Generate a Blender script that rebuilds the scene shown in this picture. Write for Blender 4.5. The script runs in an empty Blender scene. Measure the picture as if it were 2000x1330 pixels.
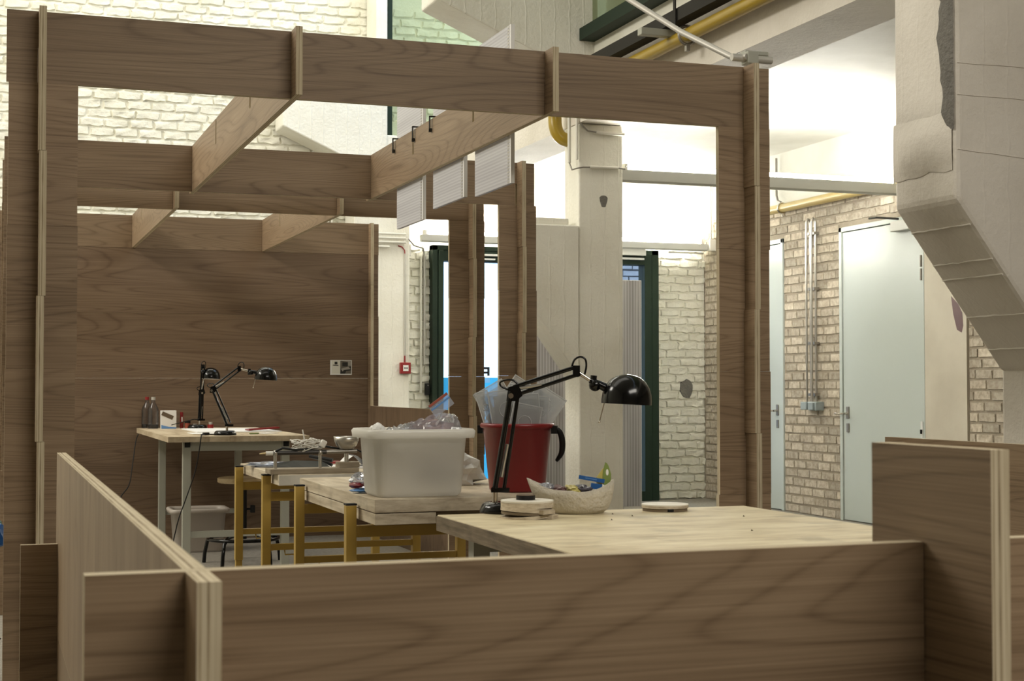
import bpy, bmesh, math, random
from math import sin, cos, pi, radians as R
from mathutils import Vector, Matrix, noise

rng = random.Random(7)
SC = bpy.context.scene
COL = SC.collection

# ------------------------------------------------------------------ camera
H, YAW, PITCH, FPX = 1.192, R(19.4), R(1.727), 2923.0
cam_d = bpy.data.cameras.new('camera')
cam = bpy.data.objects.new('camera', cam_d)
COL.objects.link(cam)
cam.location = (0, 0, H)
cam.rotation_euler = (pi / 2 + PITCH, 0, -YAW)
cam_d.sensor_width = 36.0
cam_d.lens = FPX / 2000 * 36
cam_d.clip_start = 0.05
cam_d.dof.use_dof = True
cam_d.dof.focus_distance = 7.0
cam_d.dof.aperture_fstop = 13.0
SC.camera = cam

# ------------------------------------------------------------------ world, lights, exposure
w = bpy.data.worlds.new('world')
SC.world = w
w.use_nodes = True
w.node_tree.nodes['Background'].inputs[0].default_value = (0.62, 0.78, 1.0, 1)
w.node_tree.nodes['Background'].inputs[1].default_value = 2.2
SC.view_settings.view_transform = 'Standard'
SC.view_settings.look = 'None'
SC.view_settings.exposure = 0.0
SC.view_settings.gamma = 1.0
SC.view_settings.use_curve_mapping = False


def area(name, loc, rot, sx, sy, watts, col):
    d = bpy.data.lights.new(name, 'AREA')
    d.shape = 'RECTANGLE'
    d.size, d.size_y = sx, sy
    d.energy = watts
    d.color = col
    o = bpy.data.objects.new(name, d)
    o.location, o.rotation_euler = loc, rot
    COL.objects.link(o)
    return o


# unseen area lights standing for the hall's rooflights and lamps, out of frame
area('unseen_hall_light_far', (0.6, 12.2, 6.9), (R(10), 0, 0), 8.0, 1.2, 215, (1.0, 0.97, 0.86))
area('unseen_hall_light_mid', (-0.5, 6.0, 6.9), (0, 0, 0), 7.0, 2.2, 80, (1.0, 0.95, 0.86))
area('added_light_left', (-4.8, 9.3, 6.0), (0, R(-56), 0), 1.2, 5.0, 400, (1.0, 0.95, 0.85))  # added to brighten the left faces of the roof beams
area('added_fill_near', (3.0, -0.8, 4.7), (R(40), 0, R(18)), 4.5, 1.2, 215, (1.0, 0.945, 0.85))  # fill added behind the camera to brighten front faces
TUBE = 140.0          # emission of the fluorescent tubes


# ------------------------------------------------------------------ materials
def nt(name):
    m = bpy.data.materials.new(name)
    m.use_nodes = True
    n, l = m.node_tree.nodes, m.node_tree.links
    n.clear()
    out = n.new('ShaderNodeOutputMaterial')
    return m, n, l, out


def bsdf(n, col=(0.5, 0.5, 0.5), rough=0.6, metal=0.0, spec=0.5):
    b = n.new('ShaderNodeBsdfPrincipled')
    b.inputs['Base Color'].default_value = (*col, 1)
    b.inputs['Roughness'].default_value = rough
    b.inputs['Metallic'].default_value = metal
    b.inputs['Specular IOR Level'].default_value = spec
    return b


def plain(name, col, rough=0.5, metal=0.0, spec=0.5, bump=0.0, bscale=60.0, vary=0.0):
    m, n, l, out = nt(name)
    b = bsdf(n, col, rough, metal, spec)
    l.new(b.outputs[0], out.inputs[0])
    tc = n.new('ShaderNodeTexCoord')
    if vary:
        nz = n.new('ShaderNodeTexNoise'); nz.inputs['Scale'].default_value = bscale / 6
        nz.inputs['Detail'].default_value = 5
        l.new(tc.outputs['Object'], nz.inputs['Vector'])
        mx = n.new('ShaderNodeMix'); mx.data_type = 'RGBA'
        mx.inputs[6].default_value = (*[c * (1 - vary) for c in col], 1)
        mx.inputs[7].default_value = (*[min(1, c * (1 + vary)) for c in col], 1)
        l.new(nz.outputs[0], mx.inputs[0]); l.new(mx.outputs[2], b.inputs['Base Color'])
    if bump:
        nz = n.new('ShaderNodeTexNoise'); nz.inputs['Scale'].default_value = bscale
        nz.inputs['Detail'].default_value = 6
        l.new(tc.outputs['Object'], nz.inputs['Vector'])
        bp = n.new('ShaderNodeBump'); bp.inputs['Strength'].default_value = bump
        bp.inputs['Distance'].default_value = 0.01
        l.new(nz.outputs[0], bp.inputs['Height']); l.new(bp.outputs[0], b.inputs['Normal'])
    return m


def ramp(n, stops):
    r = n.new('ShaderNodeValToRGB')
    e = r.color_ramp.elements
    e[0].position, e[0].color = stops[0][0], (*stops[0][1], 1)
    e[1].position, e[1].color = stops[-1][0], (*stops[-1][1], 1)
    for p, c in stops[1:-1]:
        x = e.new(p); x.color = (*c, 1)
    return r


def rand_coord(n, l, scale, amt=9.0):
    tc = n.new('ShaderNodeTexCoord')
    oi = n.new('ShaderNodeObjectInfo')
    mul = n.new('ShaderNodeVectorMath'); mul.operation = 'SCALE'
    mul.inputs[0].default_value = (amt, amt * 0.73, amt * 0.41)
    l.new(oi.outputs['Random'], mul.inputs['Scale'])
    add = n.new('ShaderNodeVectorMath'); add.operation = 'ADD'
    l.new(tc.outputs['Object'], add.inputs[0]); l.new(mul.outputs[0], add.inputs[1])
    mp = n.new('ShaderNodeMapping'); mp.inputs['Scale'].default_value = scale
    l.new(add.outputs[0], mp.inputs['Vector'])
    return mp, oi, tc


def wood_face(name, dark, mid, light, scale=(0.30, 3.4, 1.0), rough=0.5):
    """rotary-cut veneer: thin contour lines of a stretched noise over long fine grain"""
    m, n, l, out = nt(name)
    mp, oi, tc = rand_coord(n, l, scale)
    big = n.new('ShaderNodeTexNoise'); big.inputs['Scale'].default_value = 1.5
    big.inputs['Detail'].default_value = 1.0; big.inputs['Roughness'].default_value = 0.35
    big.inputs['Distortion'].default_value = 0.25
    l.new(mp.outputs[0], big.inputs['Vector'])
    mul = n.new('ShaderNodeMath'); mul.operation = 'MULTIPLY'; mul.inputs[1].default_value = 26.0
    l.new(big.outputs[0], mul.inputs[0])
    tri = n.new('ShaderNodeMath'); tri.operation = 'PINGPONG'; tri.inputs[1].default_value = 0.5
    l.new(mul.outputs[0], tri.inputs[0])
    ln = n.new('ShaderNodeMapRange'); ln.inputs[1].default_value = 0.0; ln.inputs[2].default_value = 0.16
    ln.inputs[3].default_value = 0.55; ln.inputs[4].default_value = 0.0
    l.new(tri.outputs[0], ln.inputs[0])
    pw = n.new('ShaderNodeMath'); pw.operation = 'MULTIPLY_ADD'; pw.inputs[1].default_value = -0.55
    l.new(tri.outputs[0], pw.inputs[0]); l.new(ln.outputs[0], pw.inputs[2])
    fine = n.new('ShaderNodeTexNoise'); fine.inputs['Scale'].default_value = 1.0
    fine.inputs['Detail'].default_value = 5.0
    mp2 = n.new('ShaderNodeMapping'); mp2.inputs['Scale'].default_value = (9.0, 95.0, 60.0)
    l.new(mp.outputs[0], mp2.inputs['Vector']); l.new(mp2.outputs[0], fine.inputs['Vector'])
    blot = n.new('ShaderNodeTexNoise'); blot.inputs['Scale'].default_value = 1.8
    blot.inputs['Detail'].default_value = 3
    l.new(mp.outputs[0], blot.inputs['Vector'])
    # 0.5 + fine + blotches - contour lines
    a = n.new('ShaderNodeMath'); a.operation = 'MULTIPLY_ADD'; a.inputs[1].default_value = -0.26
    l.new(pw.outputs[0], a.inputs[0])
    f2 = n.new('ShaderNodeMath'); f2.operation = 'MULTIPLY'; f2.inputs[1].default_value = 0.62
    l.new(fine.outputs[0], f2.inputs[0]); l.new(f2.outputs[0], a.inputs[2])
    a2 = n.new('ShaderNodeMath'); a2.operation = 'MULTIPLY_ADD'; a2.inputs[1].default_value = 0.60
    l.new(blot.outputs[0], a2.inputs[0]); l.new(a.outputs[0], a2.inputs[2])
    r = ramp(n, [(0.22, dark), (0.54, mid), (0.86, light)])
    l.new(a2.outputs[0], r.inputs[0])
    hv = n.new('ShaderNodeHueSaturation')
    mr = n.new('ShaderNodeMapRange'); mr.inputs[3].default_value = 0.88; mr.inputs[4].default_value = 1.10
    l.new(oi.outputs['Random'], mr.inputs[0]); l.new(mr.outputs[0], hv.inputs['Value'])
    l.new(r.outputs[0], hv.inputs['Color'])
    b = bsdf(n, rough=rough, spec=0.3)
    l.new(hv.outputs[0], b.inputs['Base Color'])
    bp = n.new('ShaderNodeBump'); bp.inputs['Strength'].default_value = 0.10
    bp.inputs['Distance'].default_value = 0.004
    l.new(a.outputs[0], bp.inputs['Height']); l.new(bp.outputs[0], b.inputs['Normal'])
    l.new(b.outputs[0], out.inputs[0])
    return m


def ply_edge(name, axis=2, pitch=0.0025):
    """cut edge of plywood: layer lines across the thickness, streaks along"""
    m, n, l, out = nt(name)
    tc = n.new('ShaderNodeTexCoord')
    sp = n.new('ShaderNodeSeparateXYZ'); l.new(tc.outputs['Object'], sp.inputs[0])
    d = n.new('ShaderNodeMath'); d.operation = 'DIVIDE'; d.inputs[1].default_value = pitch
    l.new(sp.outputs[axis], d.inputs[0])
    fl = n.new('ShaderNodeMath'); fl.operation = 'FLOOR'; l.new(d.outputs[0], fl.inputs[0])
    wn = n.new('ShaderNodeTexWhiteNoise'); wn.noise_dimensions = '1D'
    l.new(fl.outputs[0], wn.inputs['W'])
    mp = n.new('ShaderNodeMapping'); mp.inputs['Scale'].default_value = (9, 9, 260)
    l.new(tc.outputs['Object'], mp.inputs[0])
    nz = n.new('ShaderNodeTexNoise'); nz.inputs['Scale'].default_value = 1.0
    nz.inputs['Detail'].default_value = 6
    l.new(mp.outputs[0], nz.inputs['Vector'])
    mx = n.new('ShaderNodeMath'); mx.operation = 'MULTIPLY_ADD'; mx.inputs[1].default_value = 0.48
    f = n.new('ShaderNodeMath'); f.operation = 'MULTIPLY'; f.inputs[1].default_value = 0.66
    l.new(nz.outputs[0], f.inputs[0])
    l.new(wn.outputs[0], mx.inputs[0]); l.new(f.outputs[0], mx.inputs[2])
    r = ramp(n, [(0.22, (0.18, 0.125, 0.07)), (0.42, (0.42, 0.34, 0.22)), (0.8, (0.60, 0.52, 0.37))])
    l.new(mx.outputs[0], r.inputs[0])
    b = bsdf(n, rough=0.75, spec=0.2)
    l.new(r.outputs[0], b.inputs['Base Color'])
    l.new(b.outputs[0], out.inputs[0])
    return m


def painted_masonry(name, lo, hi, bump=0.6, scale=26.0, lines=0.0):
    m, n, l, out = nt(name)
    tc = n.new('ShaderNodeTexCoord')
    geo = n.new('ShaderNodeNewGeometry')
    nz = n.new('ShaderNodeTexNoise'); nz.inputs['Scale'].default_value = scale
    nz.inputs['Detail'].default_value = 8; nz.inputs['Roughness'].default_value = 0.62
    l.new(geo.outputs['Position'], nz.inputs['Vector'])
    n2 = n.new('ShaderNodeTexNoise'); n2.inputs['Scale'].default_value = 2.2
    n2.inputs['Detail'].default_value = 6
    l.new(geo.outputs['Position'], n2.inputs['Vector'])
    r = ramp(n, [(0.3, lo), (0.62, hi)])
    l.new(n2.outputs[0], r.inputs[0])
    b = bsdf(n, rough=0.55, spec=0.35)
    l.new(r.outputs[0], b.inputs['Base Color'])
    h = nz.outputs[0]
    if lines:
        sp = n.new('ShaderNodeSeparateXYZ'); l.new(geo.outputs['Position'], sp.inputs[0])
        ad = n.new('ShaderNodeMath'); ad.operation = 'ADD'
        l.new(sp.outputs[0], ad.inputs[0]); l.new(sp.outputs[1], ad.inputs[1])
        n3 = n.new('ShaderNodeTexNoise'); n3.inputs['Scale'].default_value = 9
        l.new(geo.outputs['Position'], n3.inputs['Vector'])
        ma = n.new('ShaderNodeMath'); ma.operation = 'MULTIPLY_ADD'; ma.inputs[1].default_value = 0.035
        l.new(n3.outputs[0], ma.inputs[0]); l.new(ad.outputs[0], ma.inputs[2])
        dv = n.new('ShaderNodeMath'); dv.operation = 'DIVIDE'; dv.inputs[1].default_value = 0.115
        l.new(ma.outputs[0], dv.inputs[0])
        pp = n.new('ShaderNodeMath'); pp.operation = 'PINGPONG'; pp.inputs[1].default_value = 0.5
        l.new(dv.outputs[0], pp.inputs[0])
        lt = n.new('ShaderNodeMapRange'); lt.inputs[1].default_value = 0.0; lt.inputs[2].default_value = 0.07
        lt.inputs[3].default_value = lines; lt.inputs[4].default_value = 0.0
        l.new(pp.outputs[0], lt.inputs[0])
        s = n.new('ShaderNodeMath'); s.operation = 'ADD'
        l.new(nz.outputs[0], s.inputs[0]); l.new(lt.outputs[0], s.inputs[1])
        h = s.outputs[0]
    bp = n.new('ShaderNodeBump'); bp.inputs['Strength'].default_value = bump
    bp.inputs['Distance'].default_value = 0.02
    l.new(h, bp.inputs['Height']); l.new(bp.outputs[0], b.inputs['Normal'])
    l.new(b.outputs[0], out.inputs[0])
    return m


def bare_brick(name):
    m, n, l, out = nt(name)
    mp, oi, tc = rand_coord(n, l, (1, 1, 1), 20)
    nz = n.new('ShaderNodeTexNoise'); nz.inputs['Scale'].default_value = 22
    nz.inputs['Detail'].default_value = 8; nz.inputs['Roughness'].default_value = 0.65
    l.new(mp.outputs[0], nz.inputs['Vector'])
    r = ramp(n, [(0.3, (0.33, 0.275, 0.205)), (0.5, (0.50, 0.44, 0.355)), (0.72, (0.64, 0.59, 0.50))])
    l.new(nz.outputs[0], r.inputs[0])
    hv = n.new('ShaderNodeHueSaturation')
    mr = n.new('ShaderNodeMapRange'); mr.inputs[3].default_value = 0.72; mr.inputs[4].default_value = 1.2
    l.new(oi.outputs['Random'], mr.inputs[0]); l.new(mr.outputs[0], hv.inputs['Value'])
    l.new(r.outputs[0], hv.inputs['Color'])
    b = bsdf(n, rough=0.85, spec=0.2)
    l.new(hv.outputs[0], b.inputs['Base Color'])
    bp = n.new('ShaderNodeBump'); bp.inputs['Strength'].default_value = 0.5
    bp.inputs['Distance'].default_value = 0.006
    l.new(nz.outputs[0], bp.inputs['Height']); l.new(bp.outputs[0], b.inputs['Normal'])
    l.new(b.outputs[0], out.inputs[0])
    return m


def clear_plastic(name, tint=(1, 1, 1), haze=0.25, hazecol=(0.9, 0.92, 0.95), rough=0.12, gloss=0.18):
    m, n, l, out = nt(name)
    t = n.new('ShaderNodeBsdfTransparent'); t.inputs[0].default_value = (*tint, 1)
    g = n.new('ShaderNodeBsdfGlossy'); g.inputs['Roughness'].default_value = rough
    d = n.new('ShaderNodeBsdfDiffuse'); d.inputs[0].default_value = (*hazecol, 1)
    tl = n.new('ShaderNodeBsdfTranslucent'); tl.inputs[0].default_value = (*hazecol, 1)
    dd = n.new('ShaderNodeMixShader'); dd.inputs[0].default_value = 0.5
    l.new(d.outputs[0], dd.inputs[1]); l.new(tl.outputs[0], dd.inputs[2])
    m1 = n.new('ShaderNodeMixShader'); m1.inputs[0].default_value = haze
    l.new(t.outputs[0], m1.inputs[1]); l.new(dd.outputs[0], m1.inputs[2])
    lw = n.new('ShaderNodeLayerWeight'); lw.inputs[0].default_value = 0.35
    mm = n.new('ShaderNodeMath'); mm.operation = 'MULTIPLY'; mm.inputs[1].default_value = gloss * 2.5
    l.new(lw.outputs['Fresnel'], mm.inputs[0])
    m2 = n.new('ShaderNodeMixShader')
    l.new(mm.outputs[0], m2.inputs[0]); l.new(m1.outputs[0], m2.inputs[1]); l.new(g.outputs[0], m2.inputs[2])
    l.new(m2.outputs[0], out.inputs[0])
    return m


def polycarb(name, axis, pitch):
    m, n, l, out = nt(name)
    tc = n.new('ShaderNodeTexCoord')
    sp = n.new('ShaderNodeSeparateXYZ'); l.new(tc.outputs['Object'], sp.inputs[0])
    dv = n.new('ShaderNodeMath'); dv.operation = 'DIVIDE'; dv.inputs[1].default_value = pitch
    l.new(sp.outputs[axis], dv.inputs[0])
    pp = n.new('ShaderNodeMath'); pp.operation = 'PINGPONG'; pp.inputs[1].default_value = 0.5
    l.new(dv.outputs[0], pp.inputs[0])
    mp = n.new('ShaderNodeMapping')
    sc = [0.6, 0.6, 0.6]; sc[axis] = 22
    mp.inputs['Scale'].default_value = sc
    l.new(tc.outputs['Object'], mp.inputs[0])
    nz = n.new('ShaderNodeTexNoise'); nz.inputs['Scale'].default_value = 1.0; nz.inputs['Detail'].default_value = 3
    l.new(mp.outputs[0], nz.inputs['Vector'])
    ad = n.new('ShaderNodeMath'); ad.operation = 'ADD'
    l.new(pp.outputs[0], ad.inputs[0]); l.new(nz.outputs[0], ad.inputs[1])
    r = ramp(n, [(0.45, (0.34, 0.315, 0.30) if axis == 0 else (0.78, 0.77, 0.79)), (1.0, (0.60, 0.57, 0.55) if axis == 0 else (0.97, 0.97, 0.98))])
    l.new(ad.outputs[0], r.inputs[0])
    d = n.new('ShaderNodeBsdfDiffuse'); l.new(r.outputs[0], d.inputs[0])
    t = n.new('ShaderNodeBsdfTranslucent'); l.new(r.outputs[0], t.inputs[0])
    g = n.new('ShaderNodeBsdfGlossy'); g.inputs['Roughness'].default_value = 0.2
    x = n.new('ShaderNodeMixShader'); x.inputs[0].default_value = 0.5
    l.new(d.outputs[0], x.inputs[1]); l.new(t.outputs[0], x.inputs[2])
    y = n.new('ShaderNodeMixShader'); y.inputs[0].default_value = 0.07
    l.new(x.outputs[0], y.inputs[1]); l.new(g.outputs[0], y.inputs[2])
    tr = n.new('ShaderNodeBsdfTransparent')
    z = n.new('ShaderNodeMixShader'); z.inputs[0].default_value = 0.12
    l.new(y.outputs[0], z.inputs[1]); l.new(tr.outputs[0], z.inputs[2])
    l.new(z.outputs[0], out.inputs[0])
    return m


def emit(name, col, s):
    m, n, l, out = nt(name)
    e = n.new('ShaderNodeEmission'); e.inputs[0].default_value = (*col, 1); e.inputs[1].default_value = s
    l.new(e.outputs[0], out.inputs[0])
    return m


def film(name, col, tl=0.7):
    m, n, l, out = nt(name)
    d = n.new('ShaderNodeBsdfDiffuse'); d.inputs[0].default_value = (*col, 1)
    t = n.new('ShaderNodeBsdfTranslucent'); t.inputs[0].default_value = (*col, 1)
    x = n.new('ShaderNodeMixShader'); x.inputs[0].default_value = tl
    l.new(d.outputs[0], x.inputs[1]); l.new(t.outputs[0], x.inputs[2]); l.new(x.outputs[0], out.inputs[0])
    return m


def table_wood(name, lo, mid, hi, scale=(2.0, 14.0, 14.0), stain=0.5):
    m, n, l, out = nt(name)
    mp, oi, tc = rand_coord(n, l, scale)
    nz = n.new('ShaderNodeTexNoise'); nz.inputs['Scale'].default_value = 1.6; nz.inputs['Detail'].default_value = 7
    nz.inputs['Roughness'].default_value = 0.6
    l.new(mp.outputs[0], nz.inputs['Vector'])
    r = ramp(n, [(0.3, lo), (0.5, mid), (0.68, hi)])
    l.new(nz.outputs[0], r.inputs[0])
    n2 = n.new('ShaderNodeTexNoise'); n2.inputs['Scale'].default_value = 7; n2.inputs['Detail'].default_value = 7
    l.new(tc.outputs['Object'], n2.inputs['Vector'])
    mr = n.new('ShaderNodeMapRange'); mr.inputs[1].default_value = 0.56; mr.inputs[2].default_value = 0.8
    mr.inputs[3].default_value = 0.0; mr.inputs[4].default_value = stain
    l.new(n2.outputs[0], mr.inputs[0])
    mx = n.new('ShaderNodeMix'); mx.data_type = 'RGBA'
    mx.inputs[7].default_value = (*[c * 0.45 for c in lo], 1)
    l.new(mr.outputs[0], mx.inputs[0]); l.new(r.outputs[0], mx.inputs[6])
    b = bsdf(n, rough=0.6, spec=0.3)
    l.new(mx.outputs[2], b.inputs['Base Color'])
    l.new(b.outputs[0], out.inputs[0])
    return m


M = {}
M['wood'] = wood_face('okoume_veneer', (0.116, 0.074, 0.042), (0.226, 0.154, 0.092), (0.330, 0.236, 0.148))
M['wood_shaded'] = wood_face('okoume_veneer_shaded', (0.066, 0.041, 0.025), (0.142, 0.093, 0.057), (0.215, 0.148, 0.094))  # veneer darkened: the rear bay's shade is put into its colour
M['edge'] = ply_edge('plywood_edge')
M['white_brick'] = painted_masonry('white_painted_brick', (0.72, 0.70, 0.58), (0.84, 0.82, 0.72), 0.45, 30)
M['concrete'] = painted_masonry('painted_concrete', (0.76, 0.73, 0.63), (0.86, 0.84, 0.75), 0.38, 34, 0.35)
M['concrete_warm'] = painted_masonry('painted_concrete_warm', (0.66, 0.61, 0.53), (0.77, 0.72, 0.64), 0.32, 30, 0.2)
M['plaster'] = painted_masonry('ceiling_paint', (0.70, 0.69, 0.62), (0.80, 0.79, 0.73), 0.15, 18)
M['beige_plaster'] = painted_masonry('beige_plaster', (0.52, 0.47, 0.38), (0.62, 0.57, 0.47), 0.12, 12)
M['dim_wall'] = plain('low_bounce_wall', (0.22, 0.19, 0.16), 0.9, bump=0.5, bscale=40, vary=0.2)  # for the unseen wall behind the camera, darkened to cut bounced light
M['raw_concrete'] = plain('raw_grey_concrete', (0.17, 0.16, 0.14), 0.9, bump=1.0, bscale=60, vary=0.35)
M['brick'] = bare_brick('bare_beige_brick')
M['mortar'] = plain('mortar', (0.36, 0.31, 0.24), 0.9, bump=0.6, bscale=120, vary=0.2)
M['blue_brick'] = plain('outdoor_brick', (0.42, 0.42, 0.46), 0.85, bump=0.5, bscale=60, vary=0.3)
M['dark_mortar'] = plain('dark_mortar', (0.10, 0.10, 0.11), 0.9)
M['floor'] = plain('grey_screed', (0.27, 0.245, 0.205), 0.8, bump=0.6, bscale=220, vary=0.45)
M['asphalt'] = plain('pavement', (0.4, 0.42, 0.46), 0.8, bump=0.3, bscale=60)
M['door_paint'] = plain('pale_door_paint', (0.55, 0.60, 0.57), 0.3, spec=0.45, vary=0.03, bscale=12)
M['door_dark'] = plain('door_gap', (0.16, 0.17, 0.165), 0.7)
M['white_metal'] = plain('white_enamel', (0.78, 0.78, 0.74), 0.4)
M['lamp_tray'] = plain('lamp_tray_enamel', (0.62, 0.62, 0.58), 0.45)
M['tube'] = emit('fluorescent_tube', (1.0, 0.98, 0.90), TUBE)
M['green'] = plain('dark_green_paint', (0.016, 0.030, 0.018), 0.6, spec=0.2)
M['green_glass'] = clear_plastic('green_glass', (0.935, 0.955, 0.875), 0.06, (0.5, 0.58, 0.42), 0.02, 0.10)
M['green_glass_dark'] = clear_plastic('dim_green_glass', (0.75, 0.80, 0.68), 0.55, (0.40, 0.44, 0.28), 0.05, 0.12)
M['glass'] = clear_plastic('door_glass', (0.92, 0.96, 0.97), 0.0, (1, 1, 1), 0.0, 0.06)
M['film_white'] = film('white_door_film', (0.95, 0.97, 1.0), 0.8)
M['film_blue'] = film('cyan_door_film', (0.30, 0.78, 0.96), 0.92)
M['ink'] = plain('black_lettering', (0.012, 0.014, 0.02), 0.5)
M['yellow_pipe'] = plain('yellow_pipe_paint', (0.37, 0.25, 0.022), 0.28, spec=0.6, vary=0.12, bscale=30)
M['pale_yellow_pipe'] = plain('pale_yellow_pipe_paint', (0.50, 0.38, 0.14), 0.3, spec=0.6)
M['steel'] = plain('steel', (0.52, 0.50, 0.46), 0.3, metal=0.9)
M['dull_steel'] = plain('dull_steel', (0.30, 0.28, 0.25), 0.4, metal=0.8)
M['dark_steel'] = plain('dark_channel', (0.028, 0.026, 0.021), 0.75, spec=0.2)
M['conduit'] = plain('conduit_grey', (0.50, 0.48, 0.43), 0.45, metal=0.3)
M['conduit_white'] = plain('painted_conduit', (0.72, 0.70, 0.62), 0.5)
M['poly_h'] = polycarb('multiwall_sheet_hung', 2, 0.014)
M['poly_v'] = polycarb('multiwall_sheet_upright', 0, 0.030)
M['black'] = plain('black_lacquer', (0.003, 0.003, 0.003), 0.16, spec=0.38)
M['black_matt'] = plain('black_rubber', (0.007, 0.007, 0.007), 0.5, spec=0.3)
M['chrome'] = plain('chrome', (0.62, 0.58, 0.52), 0.18, metal=1.0)
M['lamp_inside'] = plain('lamp_inside_white', (0.8, 0.8, 0.76), 0.5)
M['red'] = plain('red_plastic', (0.19, 0.009, 0.011), 0.32, spec=0.5)
M['red_box'] = plain('red_enamel', (0.25, 0.012, 0.013), 0.4)
M['yellow'] = plain('yellow_enamel', (0.43, 0.28, 0.055), 0.38, spec=0.5, vary=0.1, bscale=30)
M['grey_steel'] = plain('grey_green_enamel', (0.37, 0.37, 0.31), 0.4)
M['desk_wood'] = table_wood('desk_block_wood', (0.33, 0.25, 0.16), (0.46, 0.37, 0.25), (0.58, 0.49, 0.35), (9, 1.2, 9), 0.3)
M['table_a'] = table_wood('worn_table_wood', (0.36, 0.29, 0.20), (0.52, 0.44, 0.32), (0.66, 0.58, 0.44), (7, 2, 30), 0.5)
M['table_near'] = table_wood('pale_worn_table_wood', (0.48, 0.39, 0.24), (0.64, 0.55, 0.36), (0.74, 0.66, 0.46), (2.5, 7, 7), 0.55)
M['table_side'] = table_wood('table_side_wood', (0.13, 0.095, 0.06), (0.20, 0.155, 0.10), (0.28, 0.22, 0.15), (4, 4, 60), 0.6)
M['white_paint_wood'] = table_wood('painted_board', (0.52, 0.49, 0.42), (0.64, 0.61, 0.53), (0.72, 0.69, 0.61), (3, 3, 3), 0.35)
M['disc_top'] = plain('white_disc_face', (0.74, 0.70, 0.60), 0.6, vary=0.06)
M['disc_ply'] = table_wood('disc_wood', (0.38, 0.31, 0.22), (0.55, 0.47, 0.35), (0.68, 0.60, 0.47), (20, 20, 60), 0.5)
M['paper_mache'] = plain('pale_papier_mache', (0.60, 0.55, 0.45), 0.8, bump=0.9, bscale=70, vary=0.18)
M['stool_wood'] = table_wood('stool_wood', (0.42, 0.30, 0.16), (0.58, 0.45, 0.27), (0.66, 0.54, 0.35), (3, 12, 12), 0.2)
M['paper'] = plain('white_paper', (0.82, 0.81, 0.78), 0.7)
M['bin_grey'] = plain('bin_plastic', (0.50, 0.45, 0.40), 0.45)
M['clear_rim'] = clear_plastic('clear_tray_rim', (1, 1, 1), 0.70, (0.88, 0.89, 0.88), 0.1, 0.3)
M['clear'] = clear_plastic('clear_tray_plastic', (0.97, 0.98, 1.0), 0.30, (0.85, 0.86, 0.84), 0.12, 0.3)
M['bag_clear'] = clear_plastic('crinkled_bag', (0.9, 0.93, 1.0), 0.30, (0.72, 0.76, 0.86), 0.1, 0.45)
M['bag_pink'] = clear_plastic('pinkish_bag', (1.0, 0.82, 0.78), 0.45, (0.70, 0.46, 0.42), 0.15, 0.4)
M['bottle'] = clear_plastic('dark_bottle', (0.80, 0.78, 0.78), 0.10, (0.2, 0.2, 0.2), 0.05, 0.35)
M['liquid'] = plain('dark_liquid', (0.010, 0.007, 0.006), 0.1)
M['teal_bag'] = clear_plastic('teal_bag', (0.35, 0.5, 0.5), 0.6, (0.20, 0.30, 0.30), 0.2, 0.3)
M['blue'] = plain('blue_plastic', (0.010, 0.10, 0.34), 0.35)
M['pale_blue'] = plain('pale_blue', (0.13, 0.30, 0.62), 0.45)
M['green_print'] = plain('green_print', (0.20, 0.27, 0.07), 0.4)
M['yellow_print'] = plain('yellow_print', (0.50, 0.43, 0.12), 0.4)
M['maroon'] = plain('maroon_print', (0.10, 0.04, 0.04), 0.4)
M['navy'] = plain('dark_print', (0.045, 0.04, 0.055), 0.4)
M['orange'] = plain('orange_print', (0.34, 0.075, 0.04), 0.5)
M['brown'] = plain('brown_board', (0.12, 0.085, 0.05), 0.7)
M['grey_box'] = plain('grey_blue_socket', (0.30, 0.35, 0.36), 0.5)
M['photo_grey'] = plain('photo_grey', (0.34, 0.31, 0.27), 0.6)
M['photo_mid'] = plain('photo_mid', (0.15, 0.13, 0.10), 0.6)
M['photo_dark'] = plain('photo_dark', (0.018, 0.016, 0.013), 0.6)
M['white_plastic'] = plain('white_plastic', (0.74, 0.72, 0.66), 0.4)
M['brass'] = plain('brass', (0.40, 0.31, 0.17), 0.3, metal=0.9)
M['dark_rod'] = plain('dark_rod', (0.05, 0.045, 0.04), 0.4, metal=0.4)
M['ash_wood'] = table_wood('jig_wood', (0.20, 0.16, 0.11), (0.29, 0.24, 0.17), (0.38, 0.32, 0.23), (3, 20, 20), 0.5)


def make_bin_plastic():
    m, n, l, out = nt('milky_bin_plastic')
    d = n.new('ShaderNodeBsdfDiffuse'); d.inputs[0].default_value = (0.88, 0.86, 0.80, 1)
    t = n.new('ShaderNodeBsdfTranslucent'); t.inputs[0].default_value = (0.92, 0.90, 0.85, 1)
    x = n.new('ShaderNodeMixShader'); x.inputs[0].default_value = 0.45
    l.new(d.outputs[0], x.inputs[1]); l.new(t.outputs[0], x.inputs[2])
    tr = n.new('ShaderNodeBsdfTransparent')
    y = n.new('ShaderNodeMixShader'); y.inputs[0].default_value = 0.07
    l.new(x.outputs[0], y.inputs[1]); l.new(tr.outputs[0], y.inputs[2])
    g = n.new('ShaderNodeBsdfGlossy'); g.inputs['Roughness'].default_value = 0.3
    z = n.new('ShaderNodeMixShader'); z.inputs[0].default_value = 0.05
    l.new(y.outputs[0], z.inputs[1]); l.new(g.outputs[0], z.inputs[2])
    l.new(z.outputs[0], out.inputs[0])
    return m


M['bin'] = make_bin_plastic()


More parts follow.
